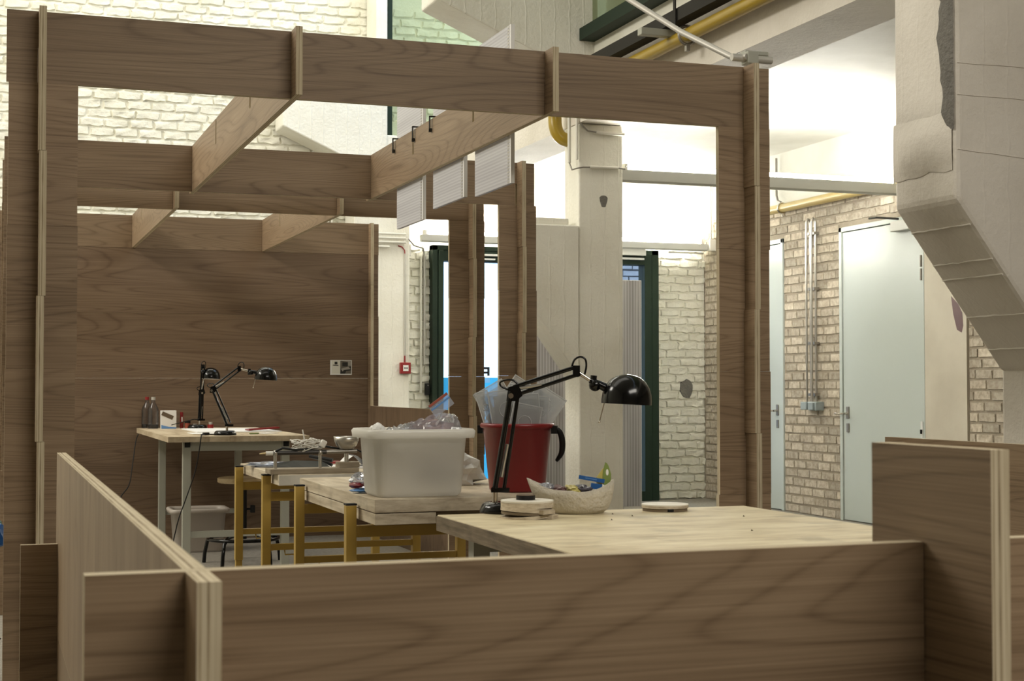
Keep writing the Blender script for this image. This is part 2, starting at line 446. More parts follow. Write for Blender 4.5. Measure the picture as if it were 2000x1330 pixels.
# ------------------------------------------------------------------ mesh helpers
class MB:
    def __init__(self):
        self.v, self.f, self.s, self.m = [], [], [], []
        self.slot = 0

    def add(self, vs, fs, smooth=False):
        o = len(self.v)
        self.v += [tuple(p) for p in vs]
        for f in fs:
            self.f.append([i + o for i in f]); self.s.append(smooth); self.m.append(self.slot)
        return self

    def box(self, x0, x1, y0, y1, z0, z1):
        return self.add([(x0, y0, z0), (x1, y0, z0), (x1, y1, z0), (x0, y1, z0),
                         (x0, y0, z1), (x1, y0, z1), (x1, y1, z1), (x0, y1, z1)],
                        [(0, 3, 2, 1), (4, 5, 6, 7), (0, 1, 5, 4), (1, 2, 6, 5), (2, 3, 7, 6), (3, 0, 4, 7)])

    def obox(self, mat, sx, sy, sz):
        vs = [mat @ Vector((x * sx / 2, y * sy / 2, z * sz / 2)) for z in (-1, 1) for (x, y) in
              ((-1, -1), (1, -1), (1, 1), (-1, 1))]
        return self.add(vs, [(0, 3, 2, 1), (4, 5, 6, 7), (0, 1, 5, 4), (1, 2, 6, 5), (2, 3, 7, 6), (3, 0, 4, 7)])

    def prism(self, pts, a, b, axis='z'):
        """polygon pts extruded from a to b along an axis; pts are the other two coordinates"""
        def co(p, t):
            return {'z': (p[0], p[1], t), 'y': (p[0], t, p[1]), 'x': (t, p[0], p[1])}[axis]
        k = len(pts)
        area2 = sum(pts[i][0] * pts[(i + 1) % k][1] - pts[(i + 1) % k][0] * pts[i][1] for i in range(k))
        if (area2 < 0) != (axis == 'y'):
            pts = pts[::-1]
        vs = [co(p, a) for p in pts] + [co(p, b) for p in pts]
        fs = [tuple(range(k))[::-1], tuple(range(k, 2 * k))]
        fs += [(i, (i + 1) % k, k + (i + 1) % k, k + i) for i in range(k)]
        return self.add(vs, fs)

    def cyl(self, p0, p1, r0, r1=None, n=12, caps=True):
        r1 = r0 if r1 is None else r1
        return self.tube([p0, p1], [r0, r1], n, caps)

    def tube(self, pts, r, n=8, caps=True, closed=False):
        pts = [Vector(p) for p in pts]
        k = len(pts)
        rs = r if isinstance(r, (list, tuple)) else [r] * k
        vs, fs = [], []
        up = None
        for i in range(k):
            if closed:
                d = (pts[(i + 1) % k] - pts[i - 1])
            else:
                d = pts[min(i + 1, k - 1)] - pts[max(i - 1, 0)]
            d.normalize()
            if up is None:
                up = Vector((0, 0, 1)) if abs(d.z) < 0.9 else Vector((1, 0, 0))
                u = (up - d * up.dot(d)).normalized()
            else:
                u = (u - d * u.dot(d)).normalized()
            v = d.cross(u)
            for j in range(n):
                a = 2 * pi * j / n
                vs.append(pts[i] + (u * cos(a) + v * sin(a)) * rs[i])
        rng_ = range(k if closed else k - 1)
        for i in rng_:
            i2 = (i + 1) % k
            for j in range(n):
                fs.append((i * n + j, i * n + (j + 1) % n, i2 * n + (j + 1) % n, i2 * n + j))
        self.add(vs, fs, True)
        if caps and not closed:
            self.add([vs[j] for j in range(n)], [tuple(range(n))[::-1]])
            self.add([vs[(k - 1) * n + j] for j in range(n)], [tuple(range(n))])
        return self

    def lathe(self, prof, c=(0, 0, 0), n=24, smooth=True, mat=None):
        vs, fs = [], []
        k = len(prof)
        for (r, z) in prof:
            for j in range(n):
                a = 2 * pi * j / n
                p = Vector((r * cos(a), r * sin(a), z))
                if mat:
                    p = mat @ p
                vs.append(p + Vector(c))
        for i in range(k - 1):
            for j in range(n):
                fs.append((i * n + j, i * n + (j + 1) % n, (i + 1) * n + (j + 1) % n, (i + 1) * n + j))
        self.add(vs, fs, smooth)
        return self

    def ball(self, c, r, n=10, sq=(1, 1, 1)):
        prof = [(max(1e-4, r * sin(pi * i / n)), -r * cos(pi * i / n)) for i in range(n + 1)]
        vs0 = len(self.v)
        self.lathe(prof, (0, 0, 0), n * 2)
        for i in range(vs0, len(self.v)):
            p = self.v[i]
            self.v[i] = (c[0] + p[0] * sq[0], c[1] + p[1] * sq[1], c[2] + p[2] * sq[2])
        return self

    def mesh(self, name, mats):
        me = bpy.data.meshes.new(name)
        me.from_pydata([tuple(p) for p in self.v], [], self.f)
        for m in mats:
            me.materials.append(m)
        me.polygons.foreach_set('use_smooth', self.s)
        me.polygons.foreach_set('material_index', self.m)
        me.update()
        return me


def link(name, me, parent=None, loc=(0, 0, 0), rot=(0, 0, 0), bev=0.0):
    o = bpy.data.objects.new(name, me)
    COL.objects.link(o)
    o.location, o.rotation_euler = loc, rot
    if parent:
        o.parent = parent
    if bev:
        b = o.modifiers.new('bevel', 'BEVEL'); b.width = bev; b.segments = 2; b.limit_method = 'ANGLE'
    return o


def build(name, mb, mats, parent=None, loc=(0, 0, 0), rot=(0, 0, 0), bev=0.0):
    mats = mats if isinstance(mats, (list, tuple)) else [mats]
    return link(name, mb.mesh(name, [M[x] for x in mats]), parent, loc, rot, bev)


def thing(name, label, cat, loc=(0, 0, 0), rotz=0.0, group=None):
    o = bpy.data.objects.new(name, None)
    o.empty_display_size = 0.05
    COL.objects.link(o)
    o.location, o.rotation_euler = loc, (0, 0, rotz)
    o['label'], o['category'] = label, cat
    if group:
        o['group'] = group
    return o


def spline(pts, k=4):
    pts = [Vector(p) for p in pts]
    out = []
    for i in range(len(pts) - 1):
        p0, p1, p2, p3 = pts[max(i - 1, 0)], pts[i], pts[i + 1], pts[min(i + 2, len(pts) - 1)]
        for j in range(k):
            t = j / k
            out.append(0.5 * ((2 * p1) + (p2 - p0) * t + (2 * p0 - 5 * p1 + 4 * p2 - p3) * t * t + (3 * p1 - p0 - 3 * p2 + p3) * t ** 3))
    return out + [pts[-1]]


def tag(o, label, cat, group=None):
    o['label'], o['category'] = label, cat
    if group:
        o['group'] = group
    return o


def struct(o):
    o['kind'] = 'structure'
    return o


def crumple(c, s, seed, sub=3, amp=0.45, freq=2.4, zmin=None):
    """crumpled plastic or paper as an angular noisy ball"""
    bm = bmesh.new()
    bmesh.ops.create_icosphere(bm, subdivisions=sub, radius=1.0)
    mb = MB()
    off = Vector((seed * 3.17, seed * 1.31, seed * 7.7))
    vs = []
    for v in bm.verts:
        p = v.co
        q = p * freq + off
        k = 1 + amp * (noise.noise(q) + 0.6 * noise.noise(q * 2.3) + 0.4 * abs(noise.noise(q * 4.7)))
        x = Vector((c[0] + p.x * s[0] * k, c[1] + p.y * s[1] * k, c[2] + p.z * s[2] * k))
        if zmin is not None and x.z < zmin:
            x.z = zmin + 0.0006
        vs.append(x)
    mb.add(vs, [[v.index for v in f.verts] for f in bm.faces])
    bm.free()
    return mb


# ------------------------------------------------------------------ plywood boards
BT = 0.0245
ROT = {'X': (pi / 2, 0, 0), 'Y': (pi / 2, 0, pi / 2)}


def board(name, parent, axis, a0, a1, z0, z1, other, base, notches=(), t=BT, vert=False, mats=('wood', 'edge')):
    """plywood board standing on edge. axis X: runs a0..a1 in x, its front face at y=other (thickness behind);
    axis Y: runs a0..a1 in y, its left face at x=other. notches: (position, 'top'|'bottom')"""
    L, hgt = a1 - a0, z1 - z0
    top = sorted([p - a0 for p, s in notches if s == 'top'])
    bot = sorted([p - a0 for p, s in notches if s == 'bottom'])
    w_ = 0.027
    pts = [(0, 0)]
    for p in bot:
        pts += [(p - w_ / 2, 0), (p - w_ / 2, hgt / 2), (p + w_ / 2, hgt / 2), (p + w_ / 2, 0)]
    pts += [(L, 0), (L, hgt)]
    for p in reversed(top):
        pts += [(p + w_ / 2, hgt), (p + w_ / 2, hgt / 2), (p - w_ / 2, hgt / 2), (p - w_ / 2, hgt)]
    pts += [(0, hgt)]
    mb = MB()
    k = len(pts)
    vs = [(p[0], p[1], 0) for p in pts] + [(p[0], p[1], t) for p in pts]
    mb.add(vs, [tuple(range(k))[::-1], tuple(range(k, 2 * k))])
    mb.slot = 1
    mb.add(vs, [(i, (i + 1) % k, k + (i + 1) % k, k + i) for i in range(k)])
    if vert:      # veneer grain standing: build rotated so that local x is vertical
        mb.v = [(p[1], -p[0], p[2]) for p in mb.v]
        rot = Matrix.Rotation(pi / 2, 3, 'Z')
        e = (Matrix.Rotation(pi / 2 if axis == 'Y' else 0, 3, 'Z') @ Matrix.Rotation(pi / 2, 3, 'X') @ rot).to_euler()
    else:
        e = ROT[axis]
    if axis == 'X':
        loc = (a0, other + t, z0)
    else:
        loc = (other, a0, z0)
    loc = tuple(loc[i] - base[i] for i in range(3))
    return build(name, mb, list(mats), parent, loc, e)


def jit(s=0.003):
    return rng.uniform(-s, s)


XC = [0.165, 1.055, 2.055, 2.925]          # cross lines


def post(par, base, x0, yf, xc, ytop, wide=True, zfloor=0.0, ylen=0.235, perp_from=0.0):
    """cross-shaped post: wide boards facing the camera, narrow boards through their middle"""
    for z0, z1 in ((1.75, 2.25), (1.25, 1.75), (0.75, 1.25), (0.25, 0.75), (0.0, 0.25)):
        if z0 < zfloor:
            continue
        board('post_board', par, 'X', x0 + jit(), x0 + 0.234 + jit(), z0 + 0.0004, z1 - 0.0004, yf + jit(0.0015), base)
    for i in range(5):
        z1 = 2.5 - 0.5 * i
        if z1 - 0.5 < perp_from - 1e-3:
            continue
        for (ya, yb) in ((ytop, yf - 0.002), (yf + BT + 0.002, ytop + ylen)):
            board('fin_board', par, 'Y', ya + jit(0.002), yb, z1 - 0.5 + 0.0004, z1 - 0.0004,
                  xc + [0, .004, -.001, .005, 0][i], base, mats=('wood', 'edge'))


# ================================================================== SETTING
def slab(name, x0, x1, y0, y1, z0, z1, mat):
    return struct(build(name, MB().box(x0, x1, y0, y1, z0, z1), mat))


slab('floor', -6.2, 7.6, -4.2, 14.5, -0.2, 0.0, 'floor')
wall_left = slab('wall_left', -6.2, -6.0, -4.2, 14.5, 0, 7.2, 'white_brick')
slab('wall_front', -6.0, 7.2, -4.2, -4.0, 0, 7.2, 'dim_wall')
slab('ceiling', -6.2, 4.2, -4.2, 14.5, 7.2, 7.35, 'plaster')
slab('ceiling_aisle', 4.3, 7.6, -4.2, 14.5, 3.42, 3.6, 'plaster')
# wall_back: hall side up to x=3.85 (brick front at y=14.3)
wall_back = slab('wall_back', -6.0, 3.8, 14.309, 14.6, 0, 7.2, 'white_brick')
# aisle side, around two glazed doors
FB = MB()
for x0, x1, z0, z1 in ((3.8, 4.18, 0, 7.2), (4.18, 5.3, 2.58, 7.2), (5.3, 5.63, 0, 7.2), (5.63, 6.62, 2.6, 7.2), (6.62, 7.21, 0, 7.2)):
    FB.box(x0, x1, 14.315, 14.6, z0, z1)
wall_aisle = struct(build('wall_aisle', FB, 'white_brick'))
# wall_right with two door openings
RB = MB()
for y0, y1, z0, z1 in ((13.62, 14.6, 0, 3.42), (12.62, 13.62, 2.6, 3.42), (11.62, 12.62, 0, 3.42), (10.34, 11.62, 2.6, 3.42), (9.0, 10.34, 0, 3.42),
                       (-4.2, 9.0, 0, 3.42)):
    RB.box(7.207, 7.45, y0, y1, z0, z1)
wall_right = struct(build('wall_right', RB, 'mortar'))
slab('wall_right_backing', 7.45, 7.6, -4.2, 14.6, 0, 3.42, 'plaster')
# plastered zone of the right wall beside the big door, with the ragged dark hole
PZ = MB().box(7.185, 7.215, 9.78, 10.33, 0, 2.95)
pz = build('trim_plaster', PZ, 'beige_plaster', wall_right)
HB = MB()
hp = [(9.95, 1.84), (9.99, 1.90), (9.97, 1.76), (9.92, 1.68), (9.88, 1.61), (9.83, 1.60), (9.82, 1.66), (9.82, 1.75), (9.86, 1.84)]
HB.prism([(9.975, 1.90), (9.945, 1.75), (9.90, 1.63), (9.84, 1.605), (9.82, 1.66), (9.83, 1.76), (9.88, 1.83)], 7.1845, 7.19, 'x')
build('wall_hole', HB, 'maroon', wall_right)

# ring beam above the column line, upstand, steel and glazing over it
slab('trim_1', 4.2, 4.6, -4.0, 14.3, 3.17, 3.56, 'concrete_warm')
slab('trim_2', 4.24, 4.5, -4.0, 14.3, 3.56, 3.74, 'white_brick')
SB = MB().box(4.12, 4.34, -4.0, 10.38, 3.74, 3.83)
struct(build('trim_3', SB, 'green'))
W2 = struct(build('window_2', MB().box(4.20, 4.26, 10.22, 10.34, 3.83, 6.6).box(4.20, 4.26, 7.0, 7.06, 3.83, 6.6).box(4.2, 4.26, 2.0, 10.3, 6.55, 6.62), 'green'))
build('pane', MB().box(4.225, 4.235, 2.0, 10.22, 3.83, 6.55), 'green_glass_dark', W2)
slab('trim_4', 4.42, 4.6, -4.0, 10.4, 3.74, 7.2, 'plaster')

# window_1 : green-tinted glazing high in the back wall
W1 = struct(build('window_1', MB().box(3.652, 3.694, 13.98, 14.04, 3.0, 5.4).box(3.66, 5.3, 13.98, 14.04, 5.4, 5.46).box(3.66, 4.195, 13.98, 14.04, 2.95, 3.0), 'green'))
build('pane', MB().box(3.694, 4.105, 14.0, 14.008, 3.0, 5.4), 'green_glass', W1)
build('pane', MB().box(4.109, 4.195, 14.0, 14.008, 3.0, 3.75), 'green_glass', W1)
build('pane', MB().box(4.109, 5.3, 14.0, 14.008, 3.75, 5.4), 'green_glass', W1)


# ---- columns
def column_mesh(o, bev=0.012):
    b = o.modifiers.new('bevel', 'BEVEL'); b.width = bev; b.segments = 2; b.limit_method = 'ANGLE'
    return o


col_mid = thing('concrete_column', 'white painted concrete column with a sloping bracket, in mid-room beside the pavilion', 'column', (4.2, 10.41, 0))
CM = MB()
CM.box(0, 0.36, 0, 0.30, 0, 3.168)
column_mesh(build('shaft', CM, 'concrete', col_mid))
CM = MB().prism([(-0.50, 1.94), (-0.004, 1.255), (-0.004, 2.395), (-0.5, 2.395)], -0.012, 0.29, 'y')
column_mesh(build('bracket', CM, 'concrete', col_mid))
column_mesh(build('ledge', MB().box(-0.5, -0.06, 0.05, 0.30, 2.396, 2.452), 'concrete', col_mid))
PT = MB()
PT.prism([(0.20 + 0.03 * cos(a) * (1 + 0.25 * sin(3 * a)), 2.585 + 0.055 * sin(a) * (1 + 0.2 * cos(2 * a))) for a in [i * pi / 7 for i in range(14)]], -0.001, 0.01, 'y')
build('chipped_patch', PT, 'raw_concrete', col_mid)

haunch = thing('concrete_haunch', 'pale concrete haunch high above the pavilion with a dark sloping underside', 'haunch', (3.0, 10.2, 3.4))
CH = MB().prism([(0.02, 0.56), (1.20, 0.055), (1.27, 0.055), (1.27, 3.6), (0.02, 3.6)], 0, 0.40, 'y')
column_mesh(build('haunch_body', CH, 'concrete', haunch))

col_far = thing('concrete_pilaster', 'white painted pilaster with a high bracket, against the far wall behind the red call point', 'column', (3.3, 13.9, 0))
column_mesh(build('shaft', MB().box(0.0, 0.55, 0, 0.38, 0, 3.6), 'concrete', col_far))
column_mesh(build('bracket', MB().prism([(-0.69, 3.63), (0.05, 3.30), (0.05, 3.05), (0.325, 3.05), (0.325, 4.15), (-0.69, 4.15)], -0.01, 0.37, 'y'), 'concrete', col_far))
column_mesh(build('upper_shaft', MB().box(0.21, 0.325, 0.0, 0.38, 4.15, 7.2), 'concrete', col_far))

col_near = thing('concrete_column', 'big beige concrete column at the right edge, its bracket broken open to grey concrete', 'column', (3.66, 5.04, 0))
column_mesh(build('shaft', MB().box(0.535, 1.0, 0.05, 0.43, 0, 1.4), 'concrete_warm', col_near), 0.02)
column_mesh(build('bracket', MB().prism([(0, 1.94), (0.53, 1.255), (1.0, 1.255), (1.0, 3.165), (0, 3.165)], 0, 0.43, 'y'), 'concrete_warm', col_near), 0.02)
for u in (0.14, 0.34, 0.43, 0.66, 0.86):
    x_, z_ = 0.53 * u, 1.94 - 0.685 * u
    build('form_seam', MB().tube([(x_ - .002, 0.01 + 0.40 * k / 9, z_ - 0.002 + 0.004 * noise.noise(Vector((u * 9, k * .9, 0)))) for k in range(10)], [0.004 + 0.0025 * noise.noise(Vector((k * 1.7, u * 7, 2))) for k in range(10)], 5), 'concrete_warm', col_near)
for z_ in (2.14, 2.36, 2.49):
    build('form_seam', MB().tube([(0.01 + 0.97 * k / 11, -0.001, z_ - 0.06 * k / 11 * (z_ < 2.2) + 0.004 * noise.noise(Vector((z_ * 9, k * .9, 0)))) for k in range(12)], 0.0022, 5), 'concrete_warm', col_near)
# swollen band of plaster on the bracket's left face
BP = MB()
nb, mb_ = 8, 8
vs = []
for i in range(nb + 1):
    for j in range(mb_ + 1):
        y = 0.02 + 0.41 * i / nb
        z = 2.06 + 0.24 * j / mb_ + 0.016 * noise.noise(Vector((y * 9, j * 1.0, 4)))
        edge = min(1, 4 * min(i, nb - i) / nb + .1) * min(1, 3.2 * min(j, mb_ - j) / mb_)
        vs.append((-0.003 - 0.024 * edge - 0.008 * edge * noise.noise(Vector((y * 14, z * 14, 1))), y, z))
BP.add(vs, [(i * (mb_ + 1) + j, i * (mb_ + 1) + j + 1, (i + 1) * (mb_ + 1) + j + 1, (i + 1) * (mb_ + 1) + j) for i in range(nb) for j in range(mb_)], True)
build('plaster_band', BP, 'concrete_warm', col_near)
# exposed grey concrete along the near corner
EX = MB()
vs, fs = [], []
NZ = 26
for i in range(NZ + 1):
    z = 2.22 + 0.93 * i / NZ
    wd = 0.100 + 0.040 * noise.noise(Vector((0, z * 9, 3))) + 0.02 * noise.noise(Vector((2, z * 31, 3)))
    if i < 8:
        wd *= 0.62 + 0.05 * i
    for j in range(5):
        u = j / 4
        vs.append((-0.002 - 0.007 * sin(pi * u) - 0.004 * noise.noise(Vector((u * 5, z * 22, 8))), 0.008 + wd * u, z))
for i in range(NZ):
    for j in range(4):
        fs.append((i * 5 + j, i * 5 + j + 1, i * 5 + j + 6, i * 5 + j + 5))
EX.add(vs, fs)
build('exposed_concrete', EX, 'raw_concrete', col_near)

# ---- bricks: pieces of the walls


def brick_mesh(name, mat, L, Hh, D, seed, rough, nx=3, nz=2):
    """one brick: face toward -y, slightly domed and uneven; 4 sides, no back"""
    r_ = random.Random(seed)
    mb = MB()
    b = 0.006 + rough * 0.3
    vs = []
    xs = [-L / 2 + L * i / nx for i in range(nx + 1)]
    zs = [-Hh / 2 + Hh * i / nz for i in range(nz + 1)]
    for j, z in enumerate(zs):
        for i, x in enumerate(xs):
            ex = i in (0, nx); ez = j in (0, nz)
            dx = -b * (1 if x > 0 else -1) if ex else 0
            dz = -b * (1 if z > 0 else -1) if ez else 0
            vs.append((x + dx + r_.uniform(-1, 1) * rough * .55, -r_.uniform(0, 1) * rough, z + dz + r_.uniform(-1, 1) * rough * .55))
    nf = len(vs)
    per = [i for i in range(nx + 1)] + [(j + 1) * (nx + 1) - 1 for j in range(1, nz + 1)] + \
          [nz * (nx + 1) + i for i in range(nx - 1, -1, -1)] + [j * (nx + 1) for j in range(nz - 1, 0, -1)]
    for k in per:
        p = vs[k]
        vs.append((p[0] + (b if p[0] > 0 else -b) * (abs(p[0]) > L / 2 - 2 * b - rough), D, p[2] + (b if p[2] > 0 else -b) * (abs(p[2]) > Hh / 2 - 2 * b - rough)))
    fs = [(j * (nx + 1) + i, j * (nx + 1) + i + 1, (j + 1) * (nx + 1) + i + 1, (j + 1) * (nx + 1) + i) for j in range(nz) for i in range(nx)]
    mb.add(vs, fs, True)
    k = len(per)
    mb.add(vs, [(per[(a + 1) % k], per[a], nf + a, nf + (a + 1) % k) for a in range(k)], False)
    return mb.mesh(name, [M[mat]])


FWD = Vector((sin(YAW) * cos(PITCH), cos(YAW) * cos(PITCH), sin(PITCH)))
RGT = Vector((cos(YAW), -sin(YAW), 0))
UPV = RGT.cross(FWD)


def px(p):
    v = Vector(p) - Vector((0, 0, H))
    z = v.dot(FWD)
    return 1000 + FPX * v.dot(RGT) / z, 665 - FPX * v.dot(UPV) / z


def lay(parent, axis, fixed, z0, z1, spans, meshes, L, Hc, lm, inside, rot=0.0, limit=300, tilt=0.006, deep=0.002):
    """running bond cut to the free spans of each course; the (up to limit) bricks the camera sees are
    objects, the rest one joined piece. lm: length of the shared brick mesh"""
    keep, rest = [], []
    row, z = 0, z0
    while z < z1 - 0.02:
        zz = z + Hc / 2
        for s0, s1 in spans(zz):
            a = math.floor(s0 / L) * L - (0.5 * L if row % 2 else 0) + 0.03 * sin(row * 2.1) - L
            while a < s1:
                lo, hi = max(a, s0), min(a + L, s1)
                if hi - lo > 0.035:
                    c = (lo + hi) / 2
                    p = (c, fixed, zz) if axis == 'X' else (fixed, c, zz)
                    k = (hi - lo - (L - lm)) / lm
                    X_, Y_ = px(p)
                    (keep if inside(X_, Y_) else rest).append((p, k))
                a += L
        z += Hc
        row += 1
    if len(keep) > limit:
        rng.shuffle(keep)
        rest += keep[limit:]
        keep = keep[:limit]
    for p, k in keep:
        o = bpy.data.objects.new('brick', meshes[rng.randrange(len(meshes))])
        COL.objects.link(o); o.parent = parent
        o.location = (p[0] + (jit(0.004) if axis == 'X' else jit(deep)), p[1] + (jit(0.003) if axis == 'Y' else jit(deep)), p[2] + jit(0.003))
        o.rotation_euler = (0, jit(tilt), rot)
        o.scale = (k, 1, 1)
    if rest:
        mb = MB()
        for p, k in rest:
            me = meshes[rng.randrange(len(meshes))]
            mt = Matrix.Translation(p) @ Matrix.Rotation(rot, 4, 'Z') @ Matrix.Diagonal((k, 1, 1, 1))
            mb.add([mt @ v.co for v in me.vertices], [tuple(q.vertices) for q in me.polygons], True)
        o = link('brick_courses', mb.mesh('brick_courses', [meshes[0].materials[0]]), parent)
        o['kind'] = 'stuff'
    print('bricks', parent.name, len(keep), len(rest))


wbm = [brick_mesh('painted_brick', 'white_brick', 0.214, 0.080, 0.03, s, 0.015, 5, 3) for s in range(9)]
bbm = [brick_mesh('bare_brick', 'brick', 0.203, 0.074, 0.03, 50 + s, 0.0035, 3, 2) for s in range(6)]
obm = [brick_mesh('outdoor_brick', 'blue_brick', 0.213, 0.068, 0.03, 90 + s, 0.003, 2, 2) for s in range(3)]


def back_seen(x, y):            # not behind the front beam, the second beam or the left post
    b1 = y > 28 + 0.0815 * (x - 14) - 2 and y < 160 + 0.0655 * (x - 149) - 4
    b2 = y > 262 + 0.054 * x and y < 360 + 0.042 * x and x > 5
    return -20 < x < 742 and -8 < y < 330 and not b1 and not b2 and not (22 < x < 140 and y > 20)


lay(wall_back, 'X', 14.30, 2.46, 4.95, lambda z: [(-0.4, 3.62)], wbm, 0.222, 0.087, 0.214, back_seen, tilt=0.02, deep=0.005)
lay(wall_aisle, 'X', 14.30, 0.0, 2.58, lambda z: [(3.86, 4.172), (6.625, 7.21)], wbm, 0.222, 0.087, 0.214,
    lambda x, y: (x < 860 and 480 < y < 800) or (1280 < x < 1405 and 495 < y < 990))
lay(wall_aisle, 'X', 14.30, 3.8, 4.95, lambda z: [(3.7, 4.8)], wbm, 0.222, 0.087, 0.214, lambda x, y: 765 < x < 960 and -8 < y < 95, limit=110)


pp = []
for i in range(16):
    a = i * pi / 8
    k = 1 + 0.25 * noise.noise(Vector((cos(a) * 1.5, sin(a) * 1.5, 3)))
    pp.append((6.98 + 0.075 * k * cos(a), 1.165 + 0.095 * k * sin(a)))
build('bare_patch', MB().prism(pp, 14.279, 14.31, 'y'), 'raw_concrete', wall_aisle)


def right_inside(x, y):
    return (1490 < x < 1648 and 395 < y < 1015) or (1640 < x < 1760 and 365 < y < 450) or (1890 < x < 1960 and 600 < y < 880)


def right_spans(z):
    if z > 2.60:
        return [(9.05, 9.78), (10.33, 14.28)] if z < 2.95 else [(9.05, 14.28)]
    return [(9.05, 9.775), (11.625, 12.615), (13.625, 14.28)]


lay(wall_right, 'Y', 7.20, 0.0, 2.93, right_spans, bbm, 0.213, 0.0825, 0.203, right_inside, rot=-pi / 2)
struct(build('trim_band', MB().box(7.185, 7.215, -4.0, 14.3, 2.93, 3.42), 'plaster'))

# outdoors: a brick wall across the lane and the pavement
lane = struct(build('wall_lane', MB().box(6.75, 11.5, 16.515, 16.8, 0, 5), 'dark_mortar'))
lay(lane, 'X', 16.50, 0.0, 3.4, lambda z: [(6.9, 8.0)], obm, 0.222, 0.076, 0.213, lambda x, y: 1210 < x < 1262 and 505 < y < 990)
slab('floor_lane', -8, 14, 14.6, 24, -0.2, -0.02, 'asphalt')


# ---- doors
def lever(par, x, y, z, flip=1):
    """door furniture on a leaf facing -x at local position"""
    h = build('door_handle', MB().cyl((x, y, z), (x - 0.055, y, z), 0.010, n=10).tube([(x - 0.052, y + 0.006, z), (x - 0.056, y - 0.02 * flip, z), (x - 0.054, y + 0.13 * flip, z)], 0.009, 8), 'chrome', par)
    MBp = MB().box(x - 0.010, x, y - 0.022, y + 0.022, z - 0.045, z + 0.062)
    build('handle_plate', MBp, 'dull_steel', par, bev=0.004)
    build('key_plate', MB().box(x - 0.009, x, y - 0.02, y + 0.02, z - 0.165, z - 0.085), 'dull_steel', par, bev=0.004)


def steel_door(name, y0, y1, top, hinge):
    """y0 = near edge, y1 = far edge, in the right wall"""
    D = MB()
    fw = 0.042
    D.box(7.188, 7.24, y0, y0 + fw, 0, top).box(7.188, 7.24, y1 - fw, y1, 0, top).box(7.188, 7.24, y0, y1, top - fw, top)
    d = struct(build(name, D, 'door_paint', bev=0.003))
    build('door_leaf', MB().box(7.200, 7.24, y0 + fw + 0.006, y1 - fw - 0.006, 0.008, top - fw - 0.006), 'door_paint', d, bev=0.002)
    build('door_gap', MB().box(7.226, 7.23, y0 + fw - 0.002, y1 - fw + 0.002, 0.0, top - fw + 0.002), 'door_dark', d)
    return d


d1 = steel_door('door_1', 10.34, 11.62, 2.6, 1)
lever(d1, 7.200, 11.50, 0.945, 1)
for z in (2.05, 2.16):
    build('hinge', MB().cyl((7.19, 10.375, z), (7.19, 10.375, z + 0.095), 0.013, n=10), 'dull_steel', d1)
build('lock_strip', MB().box(7.182, 7.20, 10.362, 10.392, 0.72, 0.90), 'white_metal', d1)
build('hinge', MB().cyl((7.178, 10.377, 0.80), (7.178, 10.377, 0.835), 0.010, n=8), 'black_matt', d1)
build('door_closer', MB().box(7.125, 7.20, 10.46, 10.72, 2.475, 2.56), 'white_metal', d1, bev=0.006)
build('closer_arm', MB().cyl((7.14, 10.62, 2.575), (7.08, 10.85, 2.61), 0.009, n=6).cyl((7.08, 10.85, 2.61), (7.17, 11.10, 2.63), 0.009, n=6), 'dark_steel', d1)
d2 = steel_door('door_2', 12.62, 13.62, 2.6, 1)
lever(d2, 7.200, 12.745, 0.95, 1)


def glass_door(name, x0, x1, top, sw, film_split=None):
    D = MB()
    y0, y1 = 14.19, 14.34
    D.box(x0, x0 + sw * .48, y0, y1, 0, top).box(x0 + sw * .52, x0 + sw, y0 - .012, y1, 0, top - 0.05)
    D.box(x1 - sw, x1 - sw * .52, y0 - .012, y1, 0, top - .05).box(x1 - sw * .48, x1, y0, y1, 0, top)
    D.box(x0, x1, y0, y1, top - 0.05, top).box(x0 + sw, x1 - sw, y0 - .012, y1, top - 0.155, top - 0.055)
    D.box(x0 + sw, x1 - sw, y0 - .012, y1, 0.0, 0.10)
    d = struct(build(name, D, 'green', bev=0.003))
    build('pane', MB().box(x0 + sw, x1 - sw, 14.23, 14.236, 0.1, top - 0.155), 'glass', d)
    return d


d3 = glass_door('door_3', 4.165, 5.30, 2.585, 0.112)
build('film', MB().box(4.287, 5.188, 14.227, 14.229, 0.10, 1.271), 'film_blue', d3)
# lettering on the glass, seen from behind: a reversed F on the right, a reversed A on the left
LT = MB()
x1, z0, s = 4.771, 1.290, 0.088
LT.box(x1 - 0.024, x1, 14.2245, 14.2265, z0, z0 + s).box(x1 - 0.080, x1 - 0.02, 14.2245, 14.2265, z0 + s - 0.022, z0 + s)
LT.box(x1 - 0.072, x1 - 0.02, 14.2245, 14.2265, z0 + 0.022, z0 + 0.042)
build('letter_f', LT, 'ink', d3)
LA = MB()
xa = 4.334
LA.prism([(xa, z0), (xa + 0.026, z0), (xa + 0.062, z0 + s), (xa + 0.036, z0 + s)], 14.2245, 14.2265, 'y')
LA.prism([(xa + 0.098, z0), (xa + 0.072, z0), (xa + 0.036, z0 + s), (xa + 0.062, z0 + s)], 14.2245, 14.2265, 'y')
LA.box(xa + 0.024, xa + 0.074, 14.2245, 14.2265, z0 + 0.02, z0 + 0.038)
build('letter_a', LA, 'ink', d3)
build('logo_patch', MB().box(4.715, 4.776, 14.2245, 14.2265, 1.220, 1.272), 'film_white', d3)
build('door_closer', MB().box(4.66, 4.86, 14.13, 14.18, 2.485, 2.505), 'white_metal', d3)
build('closer_rail', MB().box(4.44, 4.80, 14.13, 14.17, 2.445, 2.460), 'white_metal', d3)
d4 = glass_door('door_4', 5.635, 6.62, 2.6, 0.165)
build('door_closer', MB().box(6.05, 6.43, 14.09, 14.18, 2.535, 2.605), 'lamp_tray', d4)
